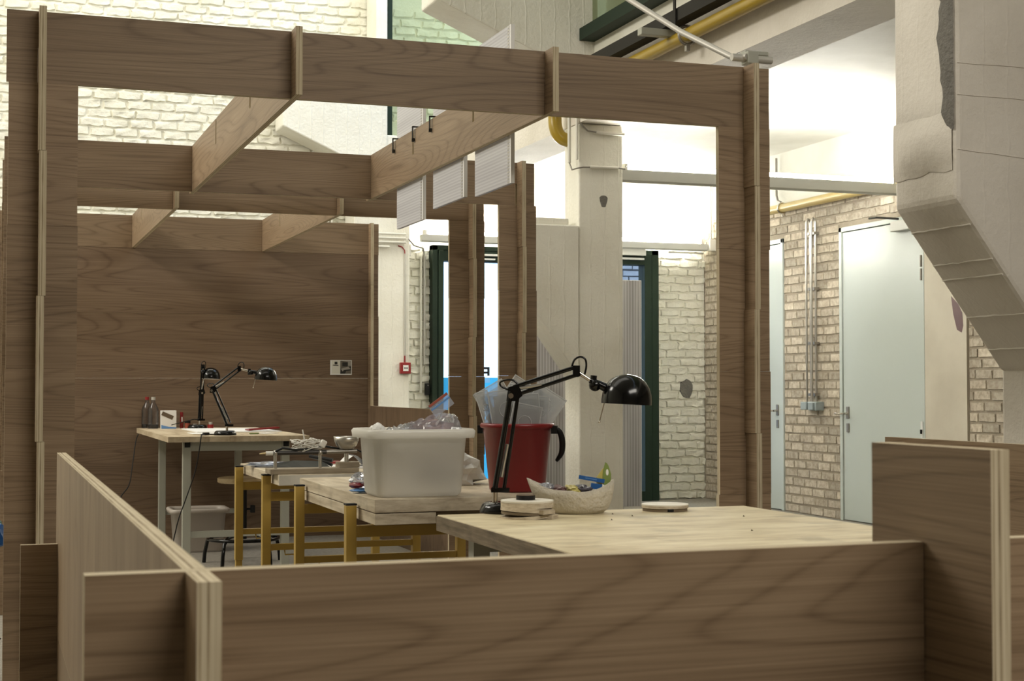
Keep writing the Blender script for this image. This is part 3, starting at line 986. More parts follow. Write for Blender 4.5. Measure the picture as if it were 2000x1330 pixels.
build('closer_rail', MB().box(6.05, 6.425, 14.12, 14.17, 2.492, 2.512), 'white_metal', d4)

# ================================================================== PAVILION
base = (0.06, 5.45, 0)
pav1 = thing('plywood_pavilion', 'brown plywood frame pavilion bay nearest the camera, posts and notched roof beams', 'pavilion', base)
NX = [(x + BT / 2, 'bottom') for x in XC]
board('beam', pav1, 'X', 0.06, 3.045, 2.25, 2.5, 5.45, base, NX)
board('beam', pav1, 'X', 0.085, 3.045, 2.25, 2.5, 8.25, base, NX)
for x in XC[1:3]:
    board('cross_beam', pav1, 'Y', 5.36, 8.36, 2.25, 2.5, x, base, [(y, 'top') for y in (5.45 + BT / 2, 6.36, 7.36, 8.25 + BT / 2)])
post(pav1, base, 0.066, 5.45, 0.165, 5.36)
post(pav1, base, 2.811, 5.45, 2.925, 5.36)
post(pav1, base, 0.085, 8.25, 0.185, 8.16)
post(pav1, base, 2.825, 8.25, 2.935, 8.16)

base2 = (0.06, 9.12, 0)
pav2 = thing('plywood_pavilion', 'brown plywood pavilion bay at the back with a boarded rear wall', 'pavilion', base2)
board('beam', pav2, 'X', 0.085, 3.02, 2.25, 2.5, 9.12, base2, NX)
board('beam', pav2, 'X', 0.085, 3.0, 2.25, 2.5, 11.775, base2, NX)
for x in XC[1:3]:
    board('cross_beam', pav2, 'Y', 9.03, 11.87, 2.25, 2.5, x, base2, [(y, 'top') for y in (9.12 + BT / 2, 10.03, 11.03, 11.775 + BT / 2)])
post(pav2, base2, 0.085, 9.12, 0.185, 9.03)
post(pav2, base2, 2.79, 9.12, 2.915, 9.03, perp_from=0.0)
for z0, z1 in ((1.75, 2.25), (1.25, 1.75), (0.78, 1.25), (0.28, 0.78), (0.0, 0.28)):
    board('wall_board', pav2, 'X', 0.085, 3.0 + jit(), z0 + .0004, z1 - .0004, 11.778 + jit(0.0005), base2, mats=('wood_shaded', 'edge'))
for z0, z1 in ((2.0, 2.5), (1.5, 2.0), (1.0, 1.5)):
    board('fin_board', pav2, 'Y', 11.69, 11.772, z0 + .001, z1 - .001, 2.915, base2)
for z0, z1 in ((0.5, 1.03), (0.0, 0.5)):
    board('side_board', pav2, 'Y', 9.265, 11.77, z0 + .0004, z1 - .0004, 2.915, base2, vert=True, mats=('wood_shaded', 'edge'))

# low partitions around the bay in front
base3 = (0.2, 1.485, 0)
low = thing('plywood_partition', 'waist-high plywood partition crossing the foreground, with overlapping corner ends', 'partition', base3)
WY = 1.575
board('side_board', low, 'Y', 1.485, 4.485, 0.5, 1.0, 0.197, base3, [(WY + BT / 2, 'top')], vert=True)
board('side_board', low, 'Y', 1.485, 4.485, 0.0, 0.499, 0.197, base3, vert=True)
board('front_board', low, 'X', 0.097, 1.0915, 0.5, 1.0, WY, base3, [(0.197 + BT / 2, 'bottom')])
board('front_board', low, 'X', 0.2225, 1.0915, 0.0, 0.499, WY, base3)
board('front_board', low, 'X', 1.119, 2.6, 0.5, 1.0, WY, base3)
board('front_board', low, 'X', 1.119, 2.6, 0.0, 0.499, WY, base3)
board('end_board', low, 'X', 0.098, 0.1965, 0.0, 0.75, 4.376, base3)
board('fin_board', low, 'Y', 1.445, 1.690, 0.0, 1.118, 1.093, base3, t=0.0255)
base4 = (3.2, 3.2, 0)
low2 = thing('plywood_partition', 'low dark plywood partition behind the tall board at the right edge', 'partition', base4)
board('side_board', low2, 'Y', 2.6, 4.843, 0.5, 1.0, 3.19, base4)
board('side_board', low2, 'Y', 2.6, 4.843, 0.0, 0.499, 3.19, base4)
board('end_board', low2, 'X', 3.09, 3.1885, 0.0, 0.985, 4.70, base4)
board('end_board', low2, 'X', 3.2165, 3.31, 0.0, 0.985, 4.70, base4)


# ================================================================== MULTIWALL SHEETS
def sheet_hung(y0, y1, z0, z1, label):
    t = thing('plastic_sheet', label, 'plastic sheet', (2.083, y0, z0), 0, 'multiwall sheets hung on the roof beam')
    L, hh = y1 - y0, z1 - z0
    b = MB().box(0, 0.0012, 0, L, 0, hh).box(0.0148, 0.016, 0, L, 0, hh)
    n_ = int(hh / 0.014)
    for i in range(n_ + 1):
        b.box(0.0012, 0.0148, 0, L, i * hh / n_ - 0.0004, i * hh / n_ + 0.0004)
    build('panel', b, 'poly_h', t)
    k = MB()
    for i in range(0, n_, 1):
        k.box(-0.0012, -0.0002, 0.018, 0.040, (i + 0.25) * hh / n_, (i + 0.75) * hh / n_)
    build('flute_marks', k, 'conduit', t)
    build('edge_tape', MB().box(-0.0006, 0.0166, -0.0015, 0.013, 0, hh), 'paper', t)
    return t


sheet_hung(5.930, 6.420, 2.046, 2.72, 'translucent ribbed sheet hung on the roof beam, nearest the front beam')
sheet_hung(6.585, 7.090, 2.065, 2.60, 'translucent ribbed sheet hung on the roof beam, middle of three')
sheet_hung(7.275, 7.780, 2.033, 2.70, 'translucent ribbed sheet hung on the roof beam, farthest of three')
for i, y in enumerate((7.33, 7.72, 7.02)):
    o = build('wire_clip', MB().box(2.042, 2.052, y - 0.010, y + 0.010, 2.435, 2.452).box(2.042, 2.046, y - 0.008, y + 0.008, 2.437, 2.512).box(2.042, 2.10, y - 0.006, y + 0.006, 2.508, 2.514), 'dark_steel')
    tag(o, ['small dark metal clip over the roof beam, middle of three', 'small dark metal clip over the roof beam, farthest of three', 'small dark metal clip over the roof beam, nearest of three'][i], 'clip', 'clips on the roof beam')
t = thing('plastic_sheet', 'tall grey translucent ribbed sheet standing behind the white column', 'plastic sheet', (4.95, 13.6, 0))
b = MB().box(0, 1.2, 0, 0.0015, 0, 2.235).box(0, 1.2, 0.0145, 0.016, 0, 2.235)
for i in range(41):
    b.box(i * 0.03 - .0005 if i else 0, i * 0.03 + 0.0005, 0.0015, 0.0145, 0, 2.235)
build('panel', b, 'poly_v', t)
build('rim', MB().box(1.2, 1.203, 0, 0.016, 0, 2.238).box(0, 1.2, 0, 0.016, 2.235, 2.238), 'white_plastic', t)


# ================================================================== LIGHT FITTINGS, PIPES, CONDUITS
def uplight(x0, x1, y, zb, h, label, d=0.10):
    t = thing('fluorescent_light', label, 'light', ((x0 + x1) / 2, y, zb))
    L = (x1 - x0) / 2
    tr = MB().prism([(-d / 2, h), (-d / 2 + 0.012, 0.012), (-d / 2 + 0.03, 0), (d / 2 - 0.03, 0), (d / 2 - 0.012, 0.012), (d / 2, h)], -L, L, 'x')
    build('tray', tr, 'lamp_tray', t)
    n_ = 2
    for k in range(n_):
        a = -L + 0.04 + k * (2 * L - 0.04) / n_
        b_ = a + (2 * L - 0.04) / n_ - 0.06
        for yy in (-0.022, 0.022):
            build('tube', MB().cyl((a, yy, h + 0.03), (b_, yy, h + 0.03), 0.013, n=10), 'tube', t)
        for xx in (a, b_):
            build('tube_holder', MB().box(xx - 0.012, xx + 0.012, -0.04, 0.04, h, h + 0.05), 'white_plastic', t)
    return t


uplight(4.57, 7.06, 10.50, 2.752, 0.088, 'long white fluorescent uplight spanning from the column to the brick wall')
uplight(4.02, 7.12, 14.10, 2.60, 0.07, 'fluorescent uplight along the far wall above the glass doors')
tag(build('junction_box', MB().box(7.13, 7.20, 14.02, 14.10, 2.60, 2.72).box(7.15, 7.17, 14.05, 14.07, 2.72, 3.4), 'white_plastic', bev=0.004), 'pale junction box at the far corner above the worn brick wall', 'junction box')
tag(build('conduit', MB().cyl((6.72, 14.16, 2.585), (7.12, 14.16, 2.585), 0.011, n=8).box(6.76, 6.78, 14.15, 14.28, 2.585, 2.60).box(7.02, 7.04, 14.15, 14.28, 2.585, 2.60), 'white_plastic'), 'short white bar fixed just under the far uplight, right of the green door', 'conduit')

# yellow pipe along the ring beam with elbow into the column, hung in a clamp
yp = thing('yellow_pipe', 'yellow gas pipe running along the ceiling beam into the white column', 'pipe', (4.1, 6.0, 3.37))
build('pipe', MB().tube([(0, -0.3, 0), (0, 4.52, 0)], 0.043, 16), 'yellow_pipe', yp)
el = [(0, 4.50, 0), (0.0, 4.60, -0.015), (0.0, 4.645, -0.06), (0.0, 4.655, -0.13), (0.004, 4.65, -0.20), (0.022, 4.64, -0.255), (0.055, 4.63, -0.288), (0.098, 4.63, -0.30)]
build('elbow', MB().tube(spline(el), 0.052, 16), 'yellow_pipe', yp)
cl = MB().tube([(0.058 * cos(a), 2.36, 0.058 * sin(a)) for a in [i * 2 * pi / 20 for i in range(20)]], 0.010, 6, closed=True)
cl.box(-0.012, 0.012, 2.345, 2.375, -0.10, -0.055)
tag(build('pipe_clamp', cl, 'dull_steel', None, (4.1, 6.0, 3.37)), 'round steel clamp hanging around the yellow ceiling pipe', 'clamp')
st = MB().box(4.005, 4.012, 8.335, 8.365, 3.40, 3.70)
st.tube([(4.008, 8.35, 3.69), (4.008, 8.31, 3.75), (4.008, 8.35, 3.86)], 0.005, 5).tube([(4.008, 8.35, 3.69), (4.008, 8.39, 3.75), (4.008, 8.36, 3.86)], 0.005, 5)
st.tube([(4.01, 8.35, 3.405), (4.04, 8.355, 3.40), (4.062, 8.357, 3.40)], 0.006, 5)
tag(build('hanger_strap', st, 'dark_steel'), 'black strap hanger holding the yellow ceiling pipe', 'strap')
tag(build('steel_channel', MB().prism([(4.02, 3.45), (4.11, 3.45), (4.11, 3.46), (4.03, 3.46), (4.03, 3.52), (4.11, 3.52), (4.11, 3.53), (4.02, 3.53)], 5.6, 10.15, 'y'), 'dark_steel'), 'dark steel channel running beside the yellow ceiling pipe', 'channel')
tag(build('steel_bracket', MB().box(3.86, 4.2, 8.52, 8.58, 3.395, 3.44), 'grey_steel', bev=0.004), 'grey green stub bracket under the dark ceiling channel', 'bracket')
tag(build('steel_bracket', MB().box(3.7, 4.2, 7.86, 7.93, 3.60, 3.66), 'grey_steel', bev=0.004), 'grey green steel arm at the top edge above the strap hanger', 'bracket')
# pole tied to the pavilion corner
pl = thing('support_pole', 'thin pale pole rising from the pavilion corner towards the ceiling', 'pole', (2.93, 5.5, 2.53))
build('tube', MB().tube([(0.03, -0.02, 0.022), (0.012, 0.02, 0.022), (-0.002, 0.06, 0.036), (-0.067, 0.40, 0.212), (-0.134, 0.80, 0.445), (-0.21, 1.25, 0.71), (-0.215, 1.3, 0.76), (-0.215, 1.3, 4.66)], 0.0135, 10), 'conduit', pl)
build('end_rod', MB().cyl((-0.03, 0.0, 0.02), (0.155, 0.0, 0.018), 0.016, n=10), 'conduit', pl)
build('clamp', MB().box(0.03, 0.08, -0.03, 0.03, -0.005, 0.045).box(0.05, 0.16, 0.03, 0.09, 0.045, 0.062), 'grey_steel', pl, bev=0.003)

# pale yellow pipe and bracket on the right wall
yp2 = thing('yellow_pipe', 'pale yellow pipe along the top of the brick wall above the door', 'pipe', (7.12, 12.62, 2.875))
build('pipe', MB().cyl((0, 0.10, 0), (0, -7.5, 0.0), 0.042, n=16), 'pale_yellow_pipe', yp2)
build('clamp', MB().tube([(0.05 * cos(a), -0.12, 0.05 * sin(a)) for a in [i * 2 * pi / 18 for i in range(18)]], 0.009, 6, closed=True).cyl((0, -0.12, -0.05), (0.0, -0.12, -0.08), 0.008, n=6), 'chrome', yp2)
build('hanger', MB().tube([(0.03, 0.04, 0.5), (0.03, 0.04, 0.14), (0.01, -0.02, 0.08), (0, -0.10, 0.055)], 0.012, 6), 'dull_steel', yp2)

# twin looped conduits with socket boxes
tc_ = thing('wall_conduit', 'pair of looped steel conduits running down the bare brick wall between the doors', 'conduit', (7.2, 12.03, 1.06))
for k, y in enumerate((0.045, -0.045)):
    P0 = [(-0.075, y, -0.02), (-0.075, y, 1.62)]
    for i in range(1, 8):
        a = i / 8 * pi
        P0.append((-0.075 + 0.022 * (1 - cos(a)), y, 1.62 + 0.045 * sin(a)))
    P0 += [(-0.031, y, 1.62), (-0.031, y, 1.30), (-0.031, y, -0.02)]
    build('conduit_loop', MB().tube(P0, 0.0105, 8), 'steel', tc_)
for z in (1.53, 1.02, 0.52, 0.05):
    build('saddle', MB().box(-0.055, 0.0, -0.06, 0.06, z - 0.012, z + 0.012), 'dull_steel', tc_)
so = thing('socket_box', 'grey weatherproof double socket under the twin conduits', 'socket', (7.2, 12.02, 0.965))
build('socket_body', MB().box(-0.09, 0, -0.12, 0.02, 0, 0.08), 'grey_box', so, bev=0.006)
build('socket_cover', MB().box(-0.105, 0, 0.025, 0.125, 0.005, 0.078), 'grey_box', so, bev=0.006)
build('socket_cover', MB().box(-0.112, -0.09, -0.10, -0.02, 0.006, 0.075), 'grey_box', so, bev=0.004)

# conduits on the mid column
cm = thing('column_conduit', 'grey conduit with bent cables on the upper part of the white column', 'conduit', (4.2, 10.4, 2.84))
build('conduit_run', MB().cyl((-0.062, 0.05, 0.03), (-0.062, 0.05, 0.7), 0.014, n=8).cyl((-0.02, 0.0, 0.05), (-0.02, 0.0, 0.7), 0.012, n=8), 'conduit_white', cm)
build('conduit_run', MB().cyl((0.08, -0.012, -0.005), (0.31, -0.012, 0.0), 0.013, n=8), 'conduit_white', cm)
build('cable', MB().tube([(-0.062, 0.05, 0.03), (-0.06, 0.0, -0.03), (-0.03, -0.02, -0.02), (0.02, -0.016, -0.008), (0.08, -0.012, -0.005)], 0.006, 6), 'dull_steel', cm)
build('cable', MB().tube([(0.31, -0.012, 0.0), (0.37, -0.012, -0.005), (0.378, -0.005, 0.02)], 0.006, 6), 'dull_steel', cm)
build('cable', MB().tube([(0.0, -0.01, 0.34), (0.02, -0.02, 0.30), (0.06, -0.02, 0.268), (0.13, -0.014, 0.262)], 0.006, 6), 'dull_steel', cm)
build('conduit_run', MB().cyl((0.13, -0.014, 0.262), (0.359, -0.014, 0.255), 0.012, n=8), 'conduit_white', cm)

# conduits on the far wall and pilaster, call point, black box
fc = thing('wall_conduit', 'four white conduits across the far pilaster above the red call point', 'conduit', (3.3, 13.87, 2.5))
for i, z in enumerate((0.145, 0.105, 0.065, 0.02)):
    build('conduit_run', MB().cyl((-0.9, -0.005, z), (0.50 - (0.16 if i == 3 else 0), -0.005, z), 0.011, n=8), 'conduit_white', fc)
build('cable', MB().tube([(0.53, -0.004, 0.10), (0.64, 0.2, 0.06), (0.78, 0.36, 0.05), (0.80, 0.4, 0.0), (0.79, 0.4, -0.08)], 0.007, 6), 'dull_steel', fc)
build('back_box', MB().box(0.56, 0.64, 0.30, 0.42, -0.03, 0.075), 'white_plastic', fc)
cp = thing('fire_call_point', 'red fire alarm call point on the far white pilaster', 'call point', (3.80, 13.9, 1.36))
build('housing', MB().box(-0.052, 0.052, -0.05, 0, -0.054, 0.054), 'red_box', cp, bev=0.006)
build('plate', MB().box(-0.026, 0.026, -0.054, -0.049, -0.028, 0.028), 'paper', cp)
build('mark', MB().box(-0.017, -0.009, -0.056, -0.053, -0.007, 0.007).box(-0.004, 0.004, -0.056, -0.053, -0.007, 0.007).box(0.009, 0.017, -0.056, -0.053, -0.007, 0.007), 'ink', cp)
build('conduit_run', MB().cyl((0.0, -0.012, 0.12), (0.0, -0.012, 1.10), 0.010, n=8), 'conduit', cp)
build('cable', MB().tube([(0, -0.012, 0.05), (0, -0.012, 0.13)], 0.007, 6), 'red_box', cp)
build('cable', MB().tube([(0, -0.012, 1.08), (-0.004, -0.014, 1.13), (-0.03, -0.014, 1.165), (-0.07, -0.014, 1.175)], 0.006, 6), 'red_box', cp)
vc = thing('wall_conduit', 'two thin conduits down the white bricks beside the left green door', 'conduit', (4.08, 14.28, 1.1))
build('conduit_run', MB().cyl((-0.015, -0.02, 0.02), (-0.015, -0.02, 1.37), 0.011, n=8), 'conduit_white', vc)
build('conduit_run', MB().cyl((0.022, -0.02, 0.3), (0.022, -0.02, 1.37), 0.011, n=8), 'conduit', vc)
bb = thing('black_control_box', 'small black box on the white bricks below the thin conduits', 'control box', (4.132, 14.285, 1.10))
build('housing', MB().box(-0.022, 0.022, -0.05, 0, 0, 0.115), 'black_matt', bb, bev=0.004)
build('button', MB().cyl((0, -0.05, 0.095), (0, -0.056, 0.095), 0.006, n=8), 'steel', bb)
vt = thing('wall_conduit', 'row of white vertical pipes on the far wall above the boarded rear wall', 'conduit', (3.1, 14.27, 2.62))
for i, x in enumerate((-0.42, -0.30, -0.18, -0.06, -0.03, 0.0, 0.03, 0.07)):
    build('pipe', MB().cyl((x, 0, -1.2), (x, 0, 0.75), 0.014, n=8), 'conduit_white', vt)

# ================================================================== FURNITURE
# back desk
desk = thing('workbench', 'long workbench with block wood top and pale grey steel legs at the back wall', 'workbench', (1.09, 9.6, 0))
NPL = 7
for i in range(NPL):
    x0 = 0.9 * i / NPL
    build('top_plank', MB().box(x0 + 0.0004, x0 + 0.9 / NPL - 0.0004, jit(0.0015), 2.07, 0.835 + jit(.0005), 0.87 + jit(0.0004)), 'desk_wood', desk)
for (x, y) in ((0.10, 0.06), (0.73, 0.06), (0.15, 1.9), (0.72, 1.9)):
    build('leg', MB().box(x, x + 0.052, y, y + 0.052, 0.0, 0.834), 'grey_steel', desk, bev=0.003)
build('apron', MB().box(0.152, 0.73, 0.068, 0.10, 0.775, 0.834), 'grey_steel', desk)
build('apron', MB().box(0.202, 0.72, 1.91, 1.94, 0.775, 0.834), 'grey_steel', desk)
build('rail', MB().box(0.152, 0.73, 0.07, 0.10, 0.225, 0.265), 'grey_steel', desk)
build('rail', MB().box(0.202, 0.72, 1.91, 1.94, 0.22, 0.255), 'grey_steel', desk)
for (x, y) in ((0.105, 0.055), (0.735, 0.055)):
    build('leg_cap', MB().box(x + 0.005, x + 0.04, y - 0.002, y + 0.004, 0.80, 0.832), 'black_matt', desk)

# tables on yellow trestles


def trestle(x0, x1, y, ztop, label, grp='yellow trestles under the two middle tables'):
    t = thing('yellow_trestle', label, 'trestle', (x0, y, 0), 0, grp)
    L = x1 - x0
    for x in (0.0, L - 0.032):
        lg = build('leg', MB().box(x, x + 0.032, 0, 0.032, 0.0, 0.40), 'yellow', t, bev=0.002)
        lg2 = build('leg_tube', MB().box(x - 0.003, x + 0.035, -0.003, 0.035, 0.33, ztop - (0.0 if x < 0.01 else 0.1)), 'yellow', t, bev=0.002)
        if x < 0.01:
            build('cap', MB().box(x - 0.004, x + 0.036, -0.004, 0.036, ztop, ztop + 0.006), 'black_matt', lg2)
    build('rail', MB().box(0.034, L - 0.034, 0.006, 0.026, 0.455, 0.483), 'yellow', t, bev=0.002)
    build('rail', MB().box(0.034, L - 0.034, 0.004, 0.028, ztop - 0.115, ztop - 0.075), 'yellow', t, bev=0.002)
    build('lock_hook', MB().tube([(0.10, 0.016, 0.456), (0.10, 0.0, 0.435), (0.16, 0.0, 0.435), (0.18, 0.0, 0.37)], 0.004, 5), 'yellow', t)
    return t


trestle(1.178, 1.905, 7.45, 0.79, 'yellow steel trestle nearest the stool, under the cluttered table')
trestle(1.178, 1.905, 6.69, 0.79, 'yellow steel trestle at the front edge of the cluttered table')
trestle(1.222, 1.955, 6.16, 0.775, 'yellow steel trestle at the back edge of the white tub table')
trestle(1.222, 1.955, 5.24, 0.765, 'yellow steel trestle right below the white tub')

tb = thing('work_table', 'pale table top cluttered with metal parts on yellow trestles', 'table', (1.222, 6.55, 0.718))
build('tabletop', MB().box(0, 0.70, 0, 1.05, 0.034, 0.082), 'table_a', tb, bev=0.003)
build('edge_strip', MB().box(0.0, 0.70, -0.004, 0.0, 0.036, 0.080), 'white_paint_wood', tb)
ta = thing('work_table', 'thick worn wooden table top carrying the white tub and red bucket', 'table', (1.268, 5.02, 0.70))
build('tabletop', MB().box(0, 0.74, 0, 1.30, 0.054, 0.10), 'table_a', ta, bev=0.002)
build('under_layer', MB().box(0.002, 0.22, 0.002, 1.29, 0.012, 0.051), 'table_a', ta, bev=0.002)
build('under_layer', MB().box(0.225, 0.73, 0.05, 1.29, 0.014, 0.051), 'table_side', ta)

tn = thing('work_table', 'broad pale wooden table in the foreground behind the low partition', 'table', (1.30, 2.0, 0))
build('tabletop', MB().box(0, 1.045, 0, 2.375, 0.752, 0.80), ['table_near'], tn, bev=0.003)
build('edge_strip', MB().box(-0.004, 0.0, 0.004, 2.371, 0.753, 0.797), 'table_side', tn)
for (x, y) in ((0.06, 0.08), (0.93, 0.08), (0.06, 2.2), (0.93, 2.2)):
    build('leg', MB().box(x, x + 0.05, y, y + 0.05, 0, 0.751), 'grey_steel', tn)
build('apron', MB().box(0.11, 0.93, 2.21, 2.24, 0.70, 0.751).box(0.11, 0.93, 0.09, 0.12, 0.70, 0.751), 'grey_steel', tn)

# stool
stl = thing('swivel_stool', 'round wooden stool with black pillar and foot ring under the back desk', 'stool', (1.655, 10.15, 0))
build('seat', MB().lathe([(0.001, 0.575), (0.165, 0.575), (0.175, 0.570), (0.175, 0.545), (0.165, 0.538), (0.001, 0.538)], n=32, smooth=False), 'stool_wood', stl)
build('pillar', MB().cyl((0, 0, 0.16), (0, 0, 0.538), 0.022, n=14).cyl((0, 0, 0.515), (0, 0, 0.538), 0.06, n=14), 'black_matt', stl)
build('knob', MB().cyl((0.02, 0, 0.36), (0.05, 0, 0.36), 0.008, n=8).box(0.045, 0.075, -0.02, 0.02, 0.335, 0.385), 'black_matt', stl, bev=0.005)
build('foot_ring', MB().tube([(0.235 * cos(a), 0.235 * sin(a), 0.165) for a in [i * 2 * pi / 36 for i in range(36)]], 0.012, 8, closed=True), 'black', stl)
for i in range(5):
    a = i * 2 * pi / 5 + 0.25
    c_, s_ = cos(a), sin(a)
    build('leg', MB().tube([(0.02 * c_, 0.02 * s_, 0.20), (0.10 * c_, 0.10 * s_, 0.195), (0.20 * c_, 0.20 * s_, 0.18), (0.245 * c_, 0.245 * s_, 0.145), (0.262 * c_, 0.262 * s_, 0.07), (0.268 * c_, 0.268 * s_, 0.0)], 0.013, 8), 'black', stl)


# open tapered tub
def tub_mesh(wb, db, wt, dt, h, th=0.004, r=0.04, n=5):
    def loop(w_, d_, z, rr):
        out = []
        for (cx, cy, a0) in ((w_ / 2 - rr, d_ / 2 - rr, 0), (-w_ / 2 + rr, d_ / 2 - rr, pi / 2), (-w_ / 2 + rr, -d_ / 2 + rr, pi), (w_ / 2 - rr, -d_ / 2 + rr, 3 * pi / 2)):
            for i in range(n + 1):
                a = a0 + i / n * pi / 2
                out.append((cx + rr * cos(a), cy + rr * sin(a), z))
        return out
    loops = [loop(wb * 0.92, db * 0.92, 0.0, r * .7), loop(wb, db, 0.012, r), loop(wt, dt, h - 0.03, r * 1.1), loop(wt + 0.002, dt + 0.002, h - 0.03, r * 1.1)]
    loops += [loop(wt + 0.05, dt + 0.05, h - 0.032, r * 1.3), loop(wt + 0.058, dt + 0.058, h - 0.008, r * 1.4), loop(wt + 0.046, dt + 0.046, h, r * 1.4), loop(wt, dt, h - 0.003, r * 1.1), loop(wt - 2 * th, dt - 2 * th, h - 0.02, r), loop(wb - 2 * th, db - 2 * th, th + 0.01, r)]
    mb = MB()
    k = len(loops[0])
    vs = [p for lp in loops for p in lp]
    fs = [(i * k + j, i * k + (j + 1) % k, (i + 1) * k + (j + 1) % k, (i + 1) * k + j) for i in range(len(loops) - 1) for j in range(k)]
    mb.add(vs, fs, True)
    mb.add(loops[0], [tuple(range(k))[::-1]])
    mb.add(loops[-1], [tuple(range(k))])
    return mb


tub = thing('plastic_tub', 'big milky white plastic tub standing on the middle table', 'tub', (1.453, 5.20, 0.801))
build('body', tub_mesh(0.315, 0.225, 0.342, 0.262, 0.238), 'bin', tub)
tag(build('plastic_sack', crumple((1.505, 5.125, 0.90), (0.085, 0.018, 0.045), 4, 3, 0.15), 'navy'), 'dark bundle showing faintly through the milky tub', 'bundle')
bagmb = MB()
nu, nv = 26, 14
vs = []
for i in range(nu + 1):
    u = i / nu
    for j in range(nv + 1):
        v = j / nv
        x = -0.16 + 0.29 * u
        y = -0.085 + 0.17 * v
        ridge = (0.015 + 0.075 * (u ** 0.8)) * sin(pi * v) ** 0.6 * (1 if u < 0.9 else 1 - 2.2 * (u - 0.9))
        z = 0.205 + ridge + 0.022 * noise.noise(Vector((x * 28, y * 34, 2))) + 0.012 * noise.noise(Vector((x * 70, y * 70, 5)))
        vs.append((x + 0.012 * noise.noise(Vector((x * 30, y * 30, 9))), y, z))
bagmb.add(vs, [(i * (nv + 1) + j, (i + 1) * (nv + 1) + j, (i + 1) * (nv + 1) + j + 1, i * (nv + 1) + j + 1) for i in range(nu) for j in range(nv)])
bag = thing('plastic_bag', 'crinkled clear zip bag heaped on top of the milky tub', 'bag', (1.485, 5.20, 0.801))
build('film', bagmb, 'bag_clear', bag)
build('folded_print', crumple((0.04, 0.0, 0.235), (0.075, 0.05, 0.028), 11, 3, 0.5, 3.0), 'bag_pink', bag)
zp = Matrix.Translation((0.065, -0.03, 0.322)) @ Matrix.Rotation(-0.62, 4, 'Y')
build('bag_flap', MB().obox(zp, 0.085, 0.004, 0.05), 'bag_clear', bag)
build('zip_strip', MB().obox(zp @ Matrix.Translation((0.0, -0.003, 0.021)), 0.082, 0.003, 0.009), 'orange', bag)
build('zip_strip', MB().obox(zp @ Matrix.Translation((0.0, -0.003, 0.005)), 0.082, 0.003, 0.006), 'pale_blue', bag)
tag(build('crumpled_tissue', crumple((1.318, 5.19, 1.030), (0.026, 0.03, 0.028), 3, 3, 0.25), 'paper'), 'white tissue tip poking over the left rim of the tub', 'tissue')
tag(build('crumpled_paper', crumple((1.77, 5.72, 0.80 + 0.045), (0.10, 0.09, 0.075), 21, 3, 0.5, 2.2, 0.801), 'paper'), 'crumpled white wrapping between the milky tub and the red bucket', 'wrapping')
wr = thing('crumpled_wrapper', 'crumpled clear wrapper with red and blue print left of the tub', 'wrapper', (1.305, 5.36, 0.801))
build('clear_film', crumple((0, 0.03, 0.042), (0.030, 0.05, 0.026), 31, 3, 0.5, 2.4, 0.001), 'bag_clear', wr)
build('red_print', crumple((-0.018, 0.0, 0.028), (0.028, 0.03, 0.010), 33, 2, 0.6), 'red', wr)
build('blue_print', crumple((-0.008, -0.01, 0.009), (0.034, 0.03, 0.008), 35, 2, 0.5, 2.4, 0.001), 'pale_blue', wr)

# red bucket with clear trays
bk = thing('bucket', 'red plastic bucket with black handle on the middle table', 'bucket', (1.873, 5.26, 0.801))
build('body', MB().lathe([(0.001, 0.0), (0.098, 0.0), (0.104, 0.008), (0.127, 0.232), (0.137, 0.236), (0.139, 0.247), (0.134, 0.252), (0.124, 0.246), (0.099, 0.012), (0.001, 0.010)], n=40), 'red', bk)
hp_ = []
for i in range(13):
    a = pi * i / 12
    hp_.append((0.150 * cos(a) * (1.0 if i not in (0, 12) else 0.93), 0.045 * sin(a), 0.222 - 0.085 * sin(a)))
hm = Matrix.Rotation(R(-32), 4, 'Z')
bail = [(0.142, 0.0, 0.236), (0.158, 0.01, 0.222), (0.165, 0.03, 0.185), (0.158, 0.05, 0.14), (0.137, 0.06, 0.11)]
build('handle', MB().tube(spline([hm @ Vector(p) for p in bail]), [0.006 + 0.006 * sin(pi * i / 16) for i in range(17)], 8), 'black_matt', bk)
build('ear', MB().obox(hm @ Matrix.Translation((0.142, 0, 0.228)), 0.022, 0.03, 0.03), 'black_matt', bk)
build('ear', MB().obox(hm @ Matrix.Rotation(pi, 4, 'Z') @ Matrix.Translation((0.140, 0, 0.228)), 0.018, 0.03, 0.03), 'black_matt', bk)


def tray_mesh(w_, h_, d_=0.010):
    """clear blister tray centred on its middle, face toward -y"""
    mb = MB()
    x, z = w_ / 2, h_ / 2
    mb.box(-x, x, 0, 0.001, -z, z)
    mb.slot = 1
    e = 0.0035
    for a in ((-x, -x + e, -z, z), (x - e, x, -z, z), (-x, x, z - e, z), (-x, x, -z, -z + e)):
        mb.box(a[0], a[1], -0.003, 0.004, a[2], a[3])
    mb.slot = 0
    i_ = 0.020
    for a in ((-x + i_, -x + i_ + .002, -z + i_, z - i_), (x - i_ - .002, x - i_, -z + i_, z - i_), (-x + i_, x - i_, z - i_ - .002, z - i_)):
        mb.box(a[0], a[1], 0.001, d_, a[2], a[3])
    mb.box(-x + i_, x - i_, d_ - 0.001, d_, -z + i_, z - i_)
    mb.slot = 1
    mb.tube([(min(0.03, x * .45) * cos(t_), -0.001, z * 0.35 + min(0.03, x * .45) * sin(t_)) for t_ in [k * pi / 10 for k in range(20)]], 0.0014, 4, closed=True)
    return mb


